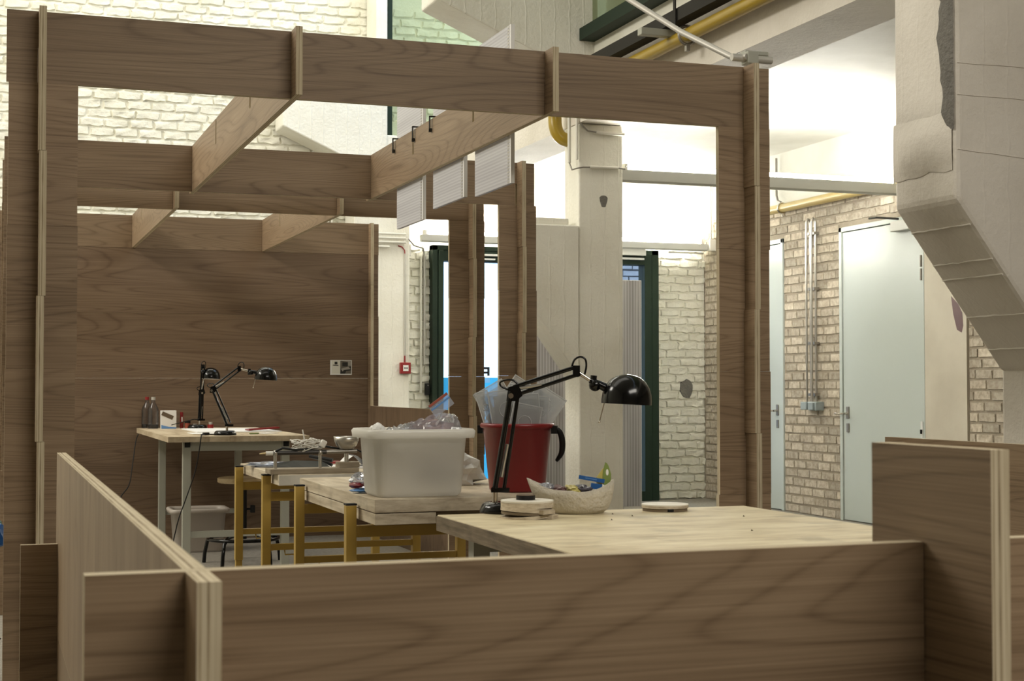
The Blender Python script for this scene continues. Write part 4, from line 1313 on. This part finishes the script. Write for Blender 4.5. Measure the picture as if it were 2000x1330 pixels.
trays = [  # dx, dy, dz of the centre from the bucket's rim, tilt, width, height, where
    (0.000, 0.030, 0.046, 0.585, 0.165, 0.225, 'largest and tallest, tilted right at the back of'),
    (0.082, 0.006, 0.040, 0.57, 0.125, 0.19, 'tilted far right at the right rim of'),
    (-0.062, 0.018, 0.052, -0.53, 0.125, 0.20, 'tilted left at the back of'),
    (0.035, -0.032, -0.005, -0.06, 0.105, 0.235, 'upright at the front, right of centre in'),
    (-0.030, -0.020, 0.012, -0.16, 0.13, 0.235, 'slightly tilted at the front left of'),
    (0.088, -0.020, 0.004, 0.07, 0.05, 0.20, 'narrow and upright near the right rim of'),
    (-0.108, -0.006, 0.030, -0.30, 0.05, 0.19, 'narrow, leaning out over the left rim of'),
    (0.020, -0.052, -0.030, 0.20, 0.11, 0.21, 'lowest, at the very front of'),
    (0.012, 0.012, 0.030, 0.20, 0.13, 0.225, 'slightly tilted in the middle of')]
for dx, dy, dz, tl, w_, h_, where in trays:
    o = build('plastic_tray', tray_mesh(w_, h_), ['clear', 'clear_rim'], None, (1.873 + dx * cos(YAW) + dy * sin(YAW), 5.26 - dx * sin(YAW) + dy * cos(YAW), 1.05 + dz), (0, tl, -YAW))
    tag(o, 'clear plastic packaging tray, ' + where + ' the red bucket', 'tray', 'clear trays in the red bucket')


# ================================================================== DESK LAMPS
def desk_lamp(loc, rotz, label, stem, elbow, tip, shade, sc=1.0, cord=None, tiltx=0.0, base_off=0.0, base_off_y=0.0):
    """jointed desk lamp; pose given in its own x-z plane, metres"""
    t = thing('desk_lamp', label, 'lamp', loc, rotz, 'black jointed desk lamps')
    t.scale = (sc, sc, sc)
    bx = base_off
    by = base_off_y
    build('base', MB().lathe([(0.001, 0.0), (0.077, 0.0), (0.079, 0.006), (0.070, 0.026), (0.062, 0.031), (0.001, 0.032)], (bx, by, 0), n=36), 'black', t)
    build('stem', MB().cyl((stem, 0, 0.030), (stem, 0, 0.068), 0.0085, n=12), 'chrome', t)
    S, E_, T_ = Vector((stem, 0, 0.075)), Vector((elbow[0], 0, elbow[1])), Vector((tip[0], 0, tip[1]))
    d = (E_ - S).normalized(); nrm = Vector((d.z, 0, -d.x))
    j = build('lower_joint', MB().box(stem - 0.012, stem + 0.045, -0.012, 0.012, 0.062, 0.076).cyl((stem, -0.016, 0.075), (stem, 0.016, 0.075), 0.009, n=10), 'black', t)
    a = MB()
    for yy in (-0.011, 0.011):
        a.obox(Matrix.Translation((S + E_) / 2 + Vector((0, yy, 0))) @ d.to_track_quat('Z', 'Y').to_matrix().to_4x4(), 0.004, 0.013, (E_ - S).length)
    build('lower_arm', MB().tube([S + Vector((0, -0.010, 0)), E_ + Vector((0, -0.010, 0))], 0.0085, 8).tube([S + Vector((0, 0.010, 0)), E_ + Vector((0, 0.010, 0))], 0.0085, 8), 'black', t)
    off = nrm * 0.028
    build('lower_rod', MB().tube([S + off, E_ + off * 0.85], 0.0058, 8), 'black', t)
    s0, s1 = S + (E_ - S) * 0.12 + off * 0.5, S + (E_ - S) * 0.46 + off * 0.6
    build('spring', MB().tube([s0, s1], 0.0062, 8), 'steel', t)
    u = (T_ - E_).normalized(); un = Vector((-u.z, 0, u.x))
    if un.z < 0:
        un = -un
    build('elbow_plate', MB().prism([(E_.x - 0.014, E_.z - 0.03), (E_.x + 0.016, E_.z - 0.030), (E_.x + 0.036, E_.z - 0.014), (E_.x + 0.030, E_.z + 0.006), (E_.x + 0.022, E_.z + 0.022), (E_.x - 0.008, E_.z + 0.012)], -0.013, 0.013, 'y'), 'black', t)
    build('elbow_bolt', MB().cyl((E_.x, -0.02, E_.z - 0.014), (E_.x, 0.02, E_.z - 0.014), 0.0085, n=10), 'chrome', t)
    Ea = E_ + Vector((0.012, 0, 0.0))
    build('upper_arm', MB().tube([Ea + un * 0.014, T_ + un * 0.012], 0.0066, 8), 'black', t)
    build('upper_rod', MB().tube([Ea - un * 0.012, T_ - un * 0.012], 0.0062, 8), 'black', t)
    build('spring', MB().tube([Ea + un * 0.006 + u * 0.01, Ea - un * 0.006 + u * 0.085], 0.0055, 8), 'steel', t)
    build('tip_joint', MB().obox(Matrix.Translation(T_), 0.022, 0.022, 0.034).cyl(T_ + Vector((0.004, -0.016, -0.010)), T_ + Vector((0.004, 0.016, -0.010)), 0.009, n=10), 'black', t)
    hp = Vector((shade[0] - 0.078, 0, shade[1] + 0.052))
    k1 = T_ + (hp - T_) * 0.55
    build('neck', MB().tube([T_, k1], 0.0065, 8), 'chrome', t)
    build('swivel', MB().tube([k1, hp + Vector((0.012, 0, 0))], [0.010, 0.014], 10).ball(k1 + (hp - k1) * 0.45 + Vector((0, 0, -0.006)), 0.019, 8).cyl(k1 + Vector((0.008, 0, -0.028)), k1 + Vector((0.012, 0, 0.014)), 0.010, n=8), 'black', t)
    tm = Matrix.Translation((shade[0], 0, shade[1])) @ Matrix.Rotation(R(3), 4, 'Y') @ Matrix.Rotation(tiltx, 4, 'X')
    prof = [(0.078, 0.0), (0.0785, 0.012), (0.076, 0.032), (0.069, 0.053), (0.057, 0.071), (0.040, 0.084), (0.020, 0.091), (0.001, 0.093)]
    sm = MB().lathe(prof, n=40, mat=tm)
    sh = build('shade', sm, 'black', t)
    build('shade_lining', MB().lathe([(0.078, 0.0), (0.0755, 0.002), (0.073, 0.030), (0.054, 0.068), (0.020, 0.087), (0.001, 0.089)], n=40, mat=tm), 'lamp_inside', t)
    build('bulb', MB().ball((shade[0], 0, shade[1] + 0.035), 0.022, 8), 'lamp_inside', t)
    q0 = Vector((shade[0] - 0.070, -0.01, shade[1] + 0.004))
    build('switch_pin', MB().tube([q0, q0 + Vector((-0.015, 0, -0.058))], 0.0026, 6).ball(q0 + Vector((-0.015, 0, -0.058)), 0.0045, 6), 'chrome', t)
    c1 = [E_ + Vector(p) for p in ((-0.006, 0.005, 0.004), (-0.028, 0.005, 0.014), (-0.034, 0.005, 0.026), (-0.02, 0.005, 0.034), (0.004, 0.005, 0.035), (0.020, 0.005, 0.024), (0.034, 0.005, 0.012))]
    c2 = [T_ + Vector(p) for p in ((-0.014, 0.004, 0.012), (-0.006, 0.004, 0.034), (0.012, 0.004, 0.044), (0.028, 0.004, 0.036), (0.031, 0.004, 0.014), (0.026, 0.004, -0.010))]
    c1, c2 = spline(c1), spline(c2)
    build('cord_loop', MB().tube(c1, 0.0032, 6).tube(c2, 0.0032, 6), 'black', t)
    if cord:
        build('cord', MB().tube(cord, 0.0035, 6), 'black_matt', t)
    return t


desk_lamp((1.492, 4.395, 0.8005), -YAW, 'big black jointed desk lamp in the foreground beside the red bucket', 0.0, (0.049, 0.374), (0.252, 0.437), (0.407, 0.334), 1.0, base_off=0.030, base_off_y=0.0)
desk_lamp((1.487, 9.80, 0.8705), -YAW + 0.05, 'black jointed desk lamp on the back desk, arm bent over to the right', 0.0, (-0.105, 0.325), (0.085, 0.465), (0.268, 0.385), 0.93, base_off=-0.012)
desk_lamp((1.525, 11.40, 0.8705), 0.5, 'black jointed desk lamp against the back wall, folded upright', 0.0, (0.010, 0.30), (0.030, 0.50), (0.105, 0.40), 0.93, base_off=-0.02,
          cord=[(0, 0, 0.07), (-0.05, 0, 0.075), (-0.12, 0.02, 0.06), (-0.2, 0.1, 0.03)])
lc = thing('power_cord', 'black cord with in-line switch running from the bent desk lamp over the desk edge', 'cord', (1.345, 9.745, 0.873))
build('cord', MB().tube(spline([(0.105, 0.03, 0.012), (0.07, 0.01, 0.006), (0.03, 0.005, 0.006), (0.0, 0, 0.006), (-0.035, -0.06, 0.004), (-0.05, -0.150, 0.004), (-0.06, -0.165, -0.06), (-0.09, -0.18, -0.22), (-0.15, -0.18, -0.40), (-0.20, -0.18, -0.55), (-0.26, -0.14, -0.868)]), 0.0038, 6), 'black_matt', lc)
build('switch', MB().obox(Matrix.Translation((0, 0, 0.009)) @ Matrix.Rotation(0.4, 4, 'Z'), 0.045, 0.020, 0.017), 'black_matt', lc, bev=0.004)
tag(build('power_cord', MB().tube(spline([(1.082, 11.45, 0.83), (1.05, 11.3, 0.78), (1.00, 11.0, 0.62), (0.95, 10.7, 0.50), (0.86, 10.4, 0.42), (0.8, 10.3, 0.2), (0.78, 10.3, 0.005)]), 0.004, 6), 'black_matt'), 'black power cord sagging left of the back desk', 'cord')

# ================================================================== THINGS ON THE BACK DESK
ZD = 0.8705


def bottle(x, y, capmat, label, sc=1.0):
    t = thing('bottle', label, 'bottle', (x, y, ZD), 0, 'bottles at the desk corner')
    build('glass_body', MB().lathe([(0.001, 0), (0.038, 0), (0.041, 0.008), (0.041, 0.13), (0.036, 0.155), (0.016, 0.19), (0.013, 0.205), (0.013, 0.215)], n=20), 'bottle', t)
    build('liquid', MB().lathe([(0.001, 0.003), (0.038, 0.003), (0.038, 0.030), (0.001, 0.030)], n=16), 'liquid', t)
    build('cap', MB().cyl((0, 0, 0.213), (0, 0, 0.236), 0.015, n=14), capmat, t)
    return t


bottle(1.195, 11.50, 'conduit', 'dark plastic bottle with grey cap at the left end of the back desk')
bottle(1.165, 11.66, 'red_box', 'dark plastic bottle with red cap behind the grey-capped one')
ct = thing('carton', 'white carton with a brown label beside the dark bottles', 'carton', (1.30, 11.45, ZD))
build('body', MB().box(-0.055, 0.055, -0.04, 0.04, 0, 0.135), 'paper', ct)
build('label', MB().obox(Matrix.Translation((-0.010, -0.0415, 0.098)) @ Matrix.Rotation(0.42, 4, 'Y'), 0.088, 0.002, 0.030), 'brown', ct)
build('blue_band', MB().prism([(-0.055, 0.0), (0.055, 0.0), (0.055, 0.010), (0.0, 0.014), (-0.055, 0.028)], -0.0415, -0.0402, 'y'), 'pale_blue', ct)
gs = thing('glue_stick', 'red glue stick standing right of the white carton', 'glue stick', (1.405, 11.50, ZD))
build('tube', MB().cyl((0, 0, 0), (0, 0, 0.085), 0.0135, n=14), 'red_box', gs)
build('cap', MB().cyl((0, 0, 0.085), (0, 0, 0.122), 0.012, n=14), 'red', gs)
build('marking', MB().box(-0.004, 0.006, -0.0145, -0.0128, 0.05, 0.085), 'paper', gs)
pc = thing('paint_pot', 'small orange pot with black lid on the back desk', 'pot', (1.442, 11.44, ZD))
build('body', MB().cyl((0, 0, 0), (0, 0, 0.04), 0.021, n=16), 'orange', pc)
build('lid', MB().cyl((0, 0, 0.04), (0, 0, 0.056), 0.022, n=16), 'black_matt', pc)
pc = thing('paint_pot', 'tiny black pot with pale lid right of the orange pot', 'pot', (1.497, 11.43, ZD))
build('body', MB().cyl((0, 0, 0), (0, 0, 0.022), 0.017, n=16), 'black_matt', pc)
build('lid', MB().cyl((0, 0, 0.022), (0, 0, 0.034), 0.016, n=16), 'conduit', pc)
tag(build('paper_sheet', MB().box(1.37, 1.95, 10.35, 11.22, ZD, ZD + 0.006), 'paper'), 'large white paper sheets lying across the back desk', 'paper')
tag(build('paper_sheet', MB().box(1.30, 1.52, 10.05, 10.34, ZD, ZD + 0.002), 'paper'), 'small white sheet at the left on the back desk', 'paper')
tag(build('red_folder', MB().obox(Matrix.Translation((1.84, 10.50, ZD + 0.020)) @ Matrix.Rotation(0.12, 4, 'Z') @ Matrix.Rotation(-0.06, 4, 'Y'), 0.22, 0.10, 0.010), 'red'), 'red folder on the white sheets at the right of the back desk', 'folder')
tag(build('green_pen', MB().tube([(1.655, 9.93, ZD + 0.004), (1.72, 9.95, ZD + 0.004)], 0.005, 6), 'green_print'), 'small green pen on the front of the back desk', 'pen')  # pen, drawn as one short tube
rt = thing('tape_roll', 'small red tin with steel lid behind the bent desk lamp', 'tin', (1.60, 11.35, ZD))
build('body', MB().cyl((0, 0, 0), (0, 0, 0.03), 0.022, n=16), 'red_box', rt)
build('lid', MB().cyl((0, 0, 0.03), (0, 0, 0.05), 0.016, n=16), 'steel', rt)
tag(build('paper_scrap', MB().obox(Matrix.Translation((1.80, 10.10, ZD + 0.0015)) @ Matrix.Rotation(0.3, 4, 'Z'), 0.10, 0.14, 0.002), 'paper'), 'white paper scrap by the right edge of the back desk', 'paper')

# bin below the desk
bn = thing('storage_bin', 'grey plastic storage bin on the floor under the back desk', 'bin', (1.465, 11.0, 0.001))
build('body', tub_mesh(0.33, 0.24, 0.37, 0.28, 0.31), 'bin_grey', bn)

# photo print on the rear wall
ph = thing('photo_print', 'small white card with two black and white pictures pinned to the rear plywood wall', 'picture', (2.605, 11.7755, 1.279))
build('card', MB().box(0, 0.176, -0.002, 0, 0, 0.118), 'paper', ph)
build('left_picture', MB().box(0.012, 0.078, -0.003, -0.002, 0.01, 0.112), 'conduit_white', ph)
build('left_shape', MB().box(0.035, 0.058, -0.004, -0.003, 0.083, 0.104).prism([(0.020, 0.074), (0.066, 0.072), (0.066, 0.078), (0.022, 0.080)], -0.004, -0.003, 'y'), 'photo_dark', ph)
build('right_picture', MB().box(0.081, 0.170, -0.003, -0.002, 0.008, 0.113), 'photo_mid', ph)
build('right_shape', MB().box(0.098, 0.142, -0.004, -0.003, 0.068, 0.100).prism([(0.081, 0.008), (0.12, 0.008), (0.13, 0.03), (0.17, 0.035), (0.17, 0.07), (0.15, 0.06), (0.084, 0.05)], -0.0035, -0.003, 'y'), 'photo_dark', ph)
build('right_shape', MB().prism([(0.086, 0.048), (0.148, 0.066), (0.166, 0.046), (0.110, 0.038), (0.100, 0.026)], -0.0045, -0.0036, 'y').prism([(0.145, 0.072), (0.17, 0.072), (0.17, 0.112), (0.10, 0.112), (0.145, 0.104)], -0.0042, -0.003, 'y'), 'photo_grey', ph)

# ================================================================== THINGS ON THE CLUTTERED TABLE
ZB = 0.8005
jg = thing('clamp_jig', 'wooden base with two steel posts carrying a long dark horizontal tube', 'jig', (1.19, 6.58, ZB))
build('base_board', MB().box(0.0, 0.40, 0.0, 0.13, 0, 0.023), 'ash_wood', jg, bev=0.002)
for x in (0.03, 0.232):
    build('post', MB().cyl((x, 0.05, 0.023), (x, 0.05, 0.088), 0.0075, n=12).ball((x, 0.05, 0.092), 0.013, 8), 'steel', jg)
build('tube', MB().cyl((0.02, 0.05, 0.092), (0.26, 0.05, 0.094), 0.0105, n=12), 'dark_rod', jg)
build('tube_end', MB().cyl((0.255, 0.05, 0.094), (0.40, 0.05, 0.096), 0.0095, n=12), 'dull_steel', jg)
build('collar', MB().cyl((-0.012, 0.05, 0.091), (0.025, 0.05, 0.091), 0.009, n=12), 'white_plastic', jg)
build('nozzle', MB().cyl((-0.040, 0.05, 0.089), (-0.012, 0.05, 0.091), 0.0035, 0.006, n=10), 'brass', jg)
build('hose', MB().tube([(0.03, 0.04, 0.10), (0.06, 0.03, 0.115), (0.12, 0.035, 0.105), (0.2, 0.04, 0.11), (0.26, 0.06, 0.118), (0.33, 0.08, 0.105)], 0.005, 6), 'black_matt', jg)
fb = thing('steel_funnel_bowl', 'steel bowl on a short post fixed to a wooden block', 'bowl', (1.545, 6.64, ZB + 0.0235))
build('block', MB().box(-0.04, 0.05, -0.045, 0.045, 0, 0.024), 'ash_wood', fb)
build('post', MB().cyl((0, 0, 0.024), (0, 0, 0.085), 0.010, n=14), 'steel', fb)
build('bowl', MB().lathe([(0.010, 0.078), (0.030, 0.084), (0.046, 0.100), (0.054, 0.120), (0.057, 0.139), (0.0585, 0.139), (0.055, 0.118), (0.045, 0.097), (0.028, 0.082)], n=32), 'steel', fb)
tw = thing('tangled_cable', 'tangled white cable with plug heaped on the dark tube', 'cable', (1.36, 6.64, 0.905))
rr = random.Random(5)
for k in range(7):
    P_ = []
    ph0 = rr.uniform(0, 6)
    for i in range(16):
        a = ph0 + i * 0.55
        P_.append(((0.045 + 0.02 * sin(i * 1.3 + k)) * cos(a) * 1.15, 0.03 * sin(a) + rr.uniform(-.006, .006), 0.022 + 0.022 * sin(a * 0.7 + k) + rr.uniform(-0.008, 0.008)))
    build('cable_loop', MB().tube(P_, 0.0026, 5), 'white_plastic', tw)
build('plug', MB().obox(Matrix.Translation((0.075, -0.01, 0.026)) @ Matrix.Rotation(0.5, 4, 'Y'), 0.028, 0.024, 0.034), 'white_plastic', tw, bev=0.006)
build('loose_end', MB().tube([(-0.005, 0, 0.03), (-0.010, 0, 0.06), (-0.016, 0, 0.09)], 0.003, 6), 'white_plastic', tw)
build('cable_arc', MB().tube([(0.0, 0, 0.03), (0.02, 0, 0.052), (0.05, 0, 0.045), (0.07, 0, 0.036), (0.085, 0, 0.03)], 0.0026, 5), 'white_plastic', tw)
tag(build('black_sheet', MB().add([(1.235, 6.78, ZB + 0.001), (1.40, 6.74, ZB + 0.001), (1.53, 6.82, ZB + 0.001), (1.50, 6.95, ZB + 0.034), (1.36, 6.93, ZB + 0.040), (1.26, 6.88, ZB + 0.030),
                                   (1.235, 6.78, ZB + 0.004), (1.40, 6.74, ZB + 0.004), (1.53, 6.82, ZB + 0.004), (1.50, 6.95, ZB + 0.037), (1.36, 6.93, ZB + 0.043), (1.26, 6.88, ZB + 0.033)],
                                  [(5, 4, 1, 0), (4, 3, 2, 1), (6, 7, 10, 11), (7, 8, 9, 10), (0, 1, 7, 6), (1, 2, 8, 7), (2, 3, 9, 8), (3, 4, 10, 9), (4, 5, 11, 10), (5, 0, 6, 11)]), 'black_matt'), 'black sheet lying behind the jig', 'sheet')
tag(build('crumpled_film', crumple((1.34, 7.26, ZB + 0.012), (0.13, 0.12, 0.011), 41, 3, 0.5, 2.4, ZB + 0.001), 'bag_clear'), 'flat crumpled greenish plastic film at the back of the cluttered table', 'film')
pk = thing('black_pliers', 'black handled tool lying on white paper behind the jig', 'tool', (1.50, 6.92, ZB + 0.003))
build('handle', MB().tube([(-0.045, 0.10, 0.054), (0.0, 0.065, 0.046), (0.05, 0.03, 0.036)], [0.008, 0.010, 0.010], 8), 'black_matt', pk)
build('second_handle', MB().tube([(-0.04, 0.115, 0.052), (0.01, 0.095, 0.038), (0.055, 0.06, 0.012)], [0.006, 0.007, 0.008], 8), 'black_matt', pk)
tag(build('paper_sheet', MB().box(1.42, 1.72, 6.93, 7.25, ZB, ZB + 0.003), 'paper'), 'white paper under the black tool on the cluttered table', 'paper')
tag(build('red_card', MB().obox(Matrix.Translation((1.60, 7.30, ZB + 0.012)) @ Matrix.Rotation(0.1, 4, 'Z'), 0.15, 0.10, 0.010), 'red_box'), 'flat reddish card at the back right of the cluttered table', 'card')
gl = thing('magazine', 'curled glossy magazine behind the steel bowl', 'magazine', (1.66, 6.95, ZB))
mv, mf = [], []
for i in range(7):
    for j in range(2):
        mv.append((-0.06 + 0.02 * i + 0.01 * sin(i), 0.12 * j, 0.012 + 0.05 * sin(pi * i / 6) ** 0.7))
for i in range(6):
    mf.append((i * 2, i * 2 + 2, i * 2 + 3, i * 2 + 1))
build('cover', MB().add(mv, mf, True), 'navy', gl)
build('pages', MB().box(-0.07, 0.07, 0, 0.12, 0, 0.011), 'paper', gl)
build('stripe', MB().add([(x_, y_ - 0.002, z_ + 0.002) for x_, y_, z_ in mv[:6]], [(0, 2, 3, 1), (2, 4, 5, 3)], True), 'paper', gl)
tag(build('dark_cable', MB().tube([(1.60, 6.66, 0.90), (1.625, 6.62, 0.885), (1.635, 6.60, 0.85), (1.63, 6.56, 0.808), (1.63, 6.54, 0.79)], 0.004, 6), 'black_matt'), 'black cable hanging down beside the steel bowl', 'cable')

# ================================================================== THINGS ON THE NEAR TABLE
ZN = 0.8005
ds = thing('wooden_disc_box', 'round wooden stack of pale rings with a white top', 'disc', (1.523, 4.19, ZN))
for i, (z0, z1, r, m) in enumerate(((0.0, 0.010, 0.0795, 'disc_ply'), (0.0105, 0.018, 0.077, 'table_side'), (0.0185, 0.031, 0.0785, 'disc_ply'), (0.0312, 0.047, 0.0785, 'disc_ply'))):
    build('ring', MB().cyl((jit(.001), 0, z0), (0, 0, z1), r, n=44), m, ds)
build('top_face', MB().cyl((0, 0, 0.047), (0, 0, 0.052), 0.0785, n=44), 'disc_top', ds)
build('ring_block', MB().obox(Matrix.Translation((0.035, -0.073, 0.021)) @ Matrix.Rotation(0.45, 4, 'Z'), 0.05, 0.02, 0.012), 'disc_ply', ds)
build('ring_block', MB().obox(Matrix.Translation((0.058, -0.054, 0.006)) @ Matrix.Rotation(0.8, 4, 'Z'), 0.05, 0.02, 0.012), 'disc_ply', ds)
pk = thing('black_puck', 'small black puck with wooden face on the round wooden stack', 'puck', (1.522, 4.20, ZN + 0.0525))
build('rim', MB().cyl((0, 0, 0), (0, 0, 0.0125), 0.0285, n=28), 'black_matt', pk)
build('face', MB().cyl((0, 0, 0.0125), (0, 0, 0.0145), 0.0275, n=28), 'brown', pk)
d2_ = thing('wooden_disc', 'flat pale wooden disc with a white face, alone on the right of the near table', 'disc', (2.018, 4.285, ZN))
build('lower_ring', MB().cyl((0, 0, 0), (0, 0, 0.0095), 0.070, n=40), 'table_side', d2_)
build('upper_ring', MB().cyl((0, 0, 0.0097), (0, 0, 0.0175), 0.0735, n=40), 'disc_ply', d2_)
build('top_face', MB().cyl((0, 0, 0.0175), (0, 0, 0.021), 0.0735, n=40), 'disc_top', d2_)
build('peg', MB().box(-0.022, -0.004, -0.0725, -0.064, 0.001, 0.0094), 'black_matt', d2_)
# papier-mache bowl
bo = thing('paper_bowl', 'pale rough papier-mache bowl shaped like a boat, filled with sweet wrappers', 'bowl', (1.707, 4.295, ZN), -YAW)
NA = 48
outer = [(0.52, 0.0, 0), (0.62, 0.006, 0), (0.78, 0.16, 0), (0.88, 0.40, 0), (0.96, 0.72, 0), (1.0, 1.0, 1), (0.965, 0.99, 1), (0.89, 0.65, 0), (0.74, 0.28, 0), (0.45, 0.10, 0)]
vs = []
for (k, zz, fl) in outer:
    for j in range(NA):
        a = 2 * pi * j / NA
        ca, sa = cos(a), sin(a)
        rim = 0.074 + 0.034 * abs(ca) ** 3.0 - (0.004 if ca > 0 else 0)
        sx = 0.131 if ca < 0 else 0.124
        pw = 1.0 + (0.06 * abs(ca) ** 8)
        wob = 1 + 0.02 * noise.noise(Vector((ca * 3, sa * 3, zz * 2)))
        shift = 0.014 * (1 - zz)
        vs.append((shift + sx * k * ca * pw * wob, 0.085 * k * sa * wob * (1 - 0.12 * abs(ca) ** 2), max(0.0, zz * rim)))
bm_ = MB()
n_l = len(outer)
bm_.add(vs, [(i * NA + j, i * NA + (j + 1) % NA, (i + 1) * NA + (j + 1) % NA, (i + 1) * NA + j) for i in range(n_l - 1) for j in range(NA)], True)
bm_.add(vs[:NA], [tuple(range(NA))[::-1]])
bm_.add(vs[-NA:], [tuple(range(NA))])
build('shell', bm_, 'paper_mache', bo)


def bowl_item(name, dx, dy, dz, s, seed, mat, label, cat='wrapper'):
    c_, s_ = cos(-YAW), sin(-YAW)
    x, y = 1.707 + dx * c_ - dy * s_, 4.295 + dx * s_ + dy * c_
    o = build(name, crumple((x, y, ZN + dz), s, seed, 3, 0.35, 2.2), mat)
    return tag(o, label, cat, 'wrappers in the paper bowl')


bowl_item('sweet_wrapper', -0.075, 0.0, 0.078, (0.022, 0.03, 0.014), 61, 'bag_clear', 'silvery wrapper at the left tip of the paper bowl')
bowl_item('sweet_wrapper', -0.042, -0.005, 0.070, (0.024, 0.045, 0.015), 62, 'maroon', 'maroon wrapper, second from the left in the paper bowl')
bowl_item('sweet_wrapper', 0.000, -0.01, 0.071, (0.014, 0.045, 0.016), 63, 'yellow_print', 'yellow wrapper in the middle of the paper bowl')
bowl_item('sweet_wrapper', 0.030, -0.01, 0.071, (0.024, 0.045, 0.016), 64, 'navy', 'dark wrapper right of the yellow one in the paper bowl')
bowl_item('sweet_wrapper', 0.086, 0.0, 0.075, (0.014, 0.03, 0.014), 65, 'paper', 'white printed wrapper at the right tip of the paper bowl')


def at_bowl(dx, dy, dz):
    c_, s_ = cos(-YAW), sin(-YAW)
    return Vector((1.707 + dx * c_ - dy * s_, 4.295 + dx * s_ + dy * c_, ZN + dz))


bpk = thing('blue_packet', 'blue folded packet leaning across the paper bowl', 'packet', at_bowl(0.045, -0.015, 0.085), -YAW, 'wrappers in the paper bowl')
build('flap', MB().obox(Matrix.Translation((0.016, 0.0, 0.020)) @ Matrix.Rotation(0.17, 4, 'Y'), 0.080, 0.004, 0.012), 'blue', bpk)
build('body', MB().obox(Matrix.Translation((0.030, -0.006, -0.002)) @ Matrix.Rotation(0.12, 4, 'Y'), 0.034, 0.010, 0.017), 'blue', bpk)
build('print_line', MB().obox(Matrix.Translation((0.014, -0.0025, 0.0205)) @ Matrix.Rotation(0.17, 4, 'Y'), 0.036, 0.001, 0.002), 'pale_blue', bpk)
gw = thing('fruit_wrapper', 'upright wrapper with green fruit print at the right tip of the paper bowl', 'wrapper', at_bowl(0.106, -0.005, 0.085), -YAW + 0.3, 'wrappers in the paper bowl')
LF = []
for i in range(9):
    a = i / 8 * pi
    LF.append((0.020 * sin(a) * (1.0 if i < 5 else 0.85) + 0.004 * cos(a), 0.035 - 0.036 * cos(a)))
LF2 = [(-p[0] * 0.45 - 0.002, p[1]) for p in LF[::-1]][1:-1]
build('leaf_print', MB().prism([(p[0] * 0.8, p[1]) for p in LF] + LF2, -0.001, 0.001, 'y'), 'green_print', gw)
build('pale_spot', MB().prism([(0.003 + 0.0045 * cos(i * pi / 5), 0.040 + 0.010 * sin(i * pi / 5)) for i in range(10)], -0.002, -0.001, 'y'), 'paper', gw)
build('paper_tail', MB().prism([(-0.012, 0.05), (-0.004, 0.056), (0.004, 0.0), (-0.03, 0.005), (-0.034, 0.022)], 0.001, 0.002, 'y'), 'yellow_print', gw)
crumbs = MB()
for (x, y) in ((1.80, 4.20), (1.83, 4.12), (1.72, 4.02), (2.14, 4.0), (1.95, 3.6)):
    crumbs.add([(x, y, ZN + .0005), (x + .008, y + .002, ZN + .0005), (x + .003, y + .006, ZN + .0005), (x + .003, y + .003, ZN + .005)], [(0, 1, 3), (1, 2, 3), (2, 0, 3), (0, 2, 1)])
o = build('wood_crumbs', crumbs, 'brown'); o['kind'] = 'stuff'
tag(o, 'tiny brown crumbs scattered over the near table', 'crumbs')

# ================================================================== LEFT EDGE: sacks beside the pavilion
tag(build('plastic_sack', crumple((-0.16, 6.42, 0.60), (0.20, 0.16, 0.13), 71, 3, 0.3), 'teal_bag'), 'teal see-through plastic sack on top at the left edge', 'sack', 'sacks left of the pavilion')
tag(build('plastic_sack', crumple((0.02, 6.10, 0.61), (0.06, 0.05, 0.06), 75, 3, 0.3), 'blue'), 'bright blue plastic bag at the left edge beside the post', 'sack', 'sacks left of the pavilion')
tag(build('plastic_sack', crumple((-0.16, 6.30, 0.20), (0.20, 0.18, 0.17), 73, 3, 0.3, 2.2, 0.002), 'navy'), 'dark plastic sack at the bottom of the left edge pile', 'sack', 'sacks left of the pavilion')
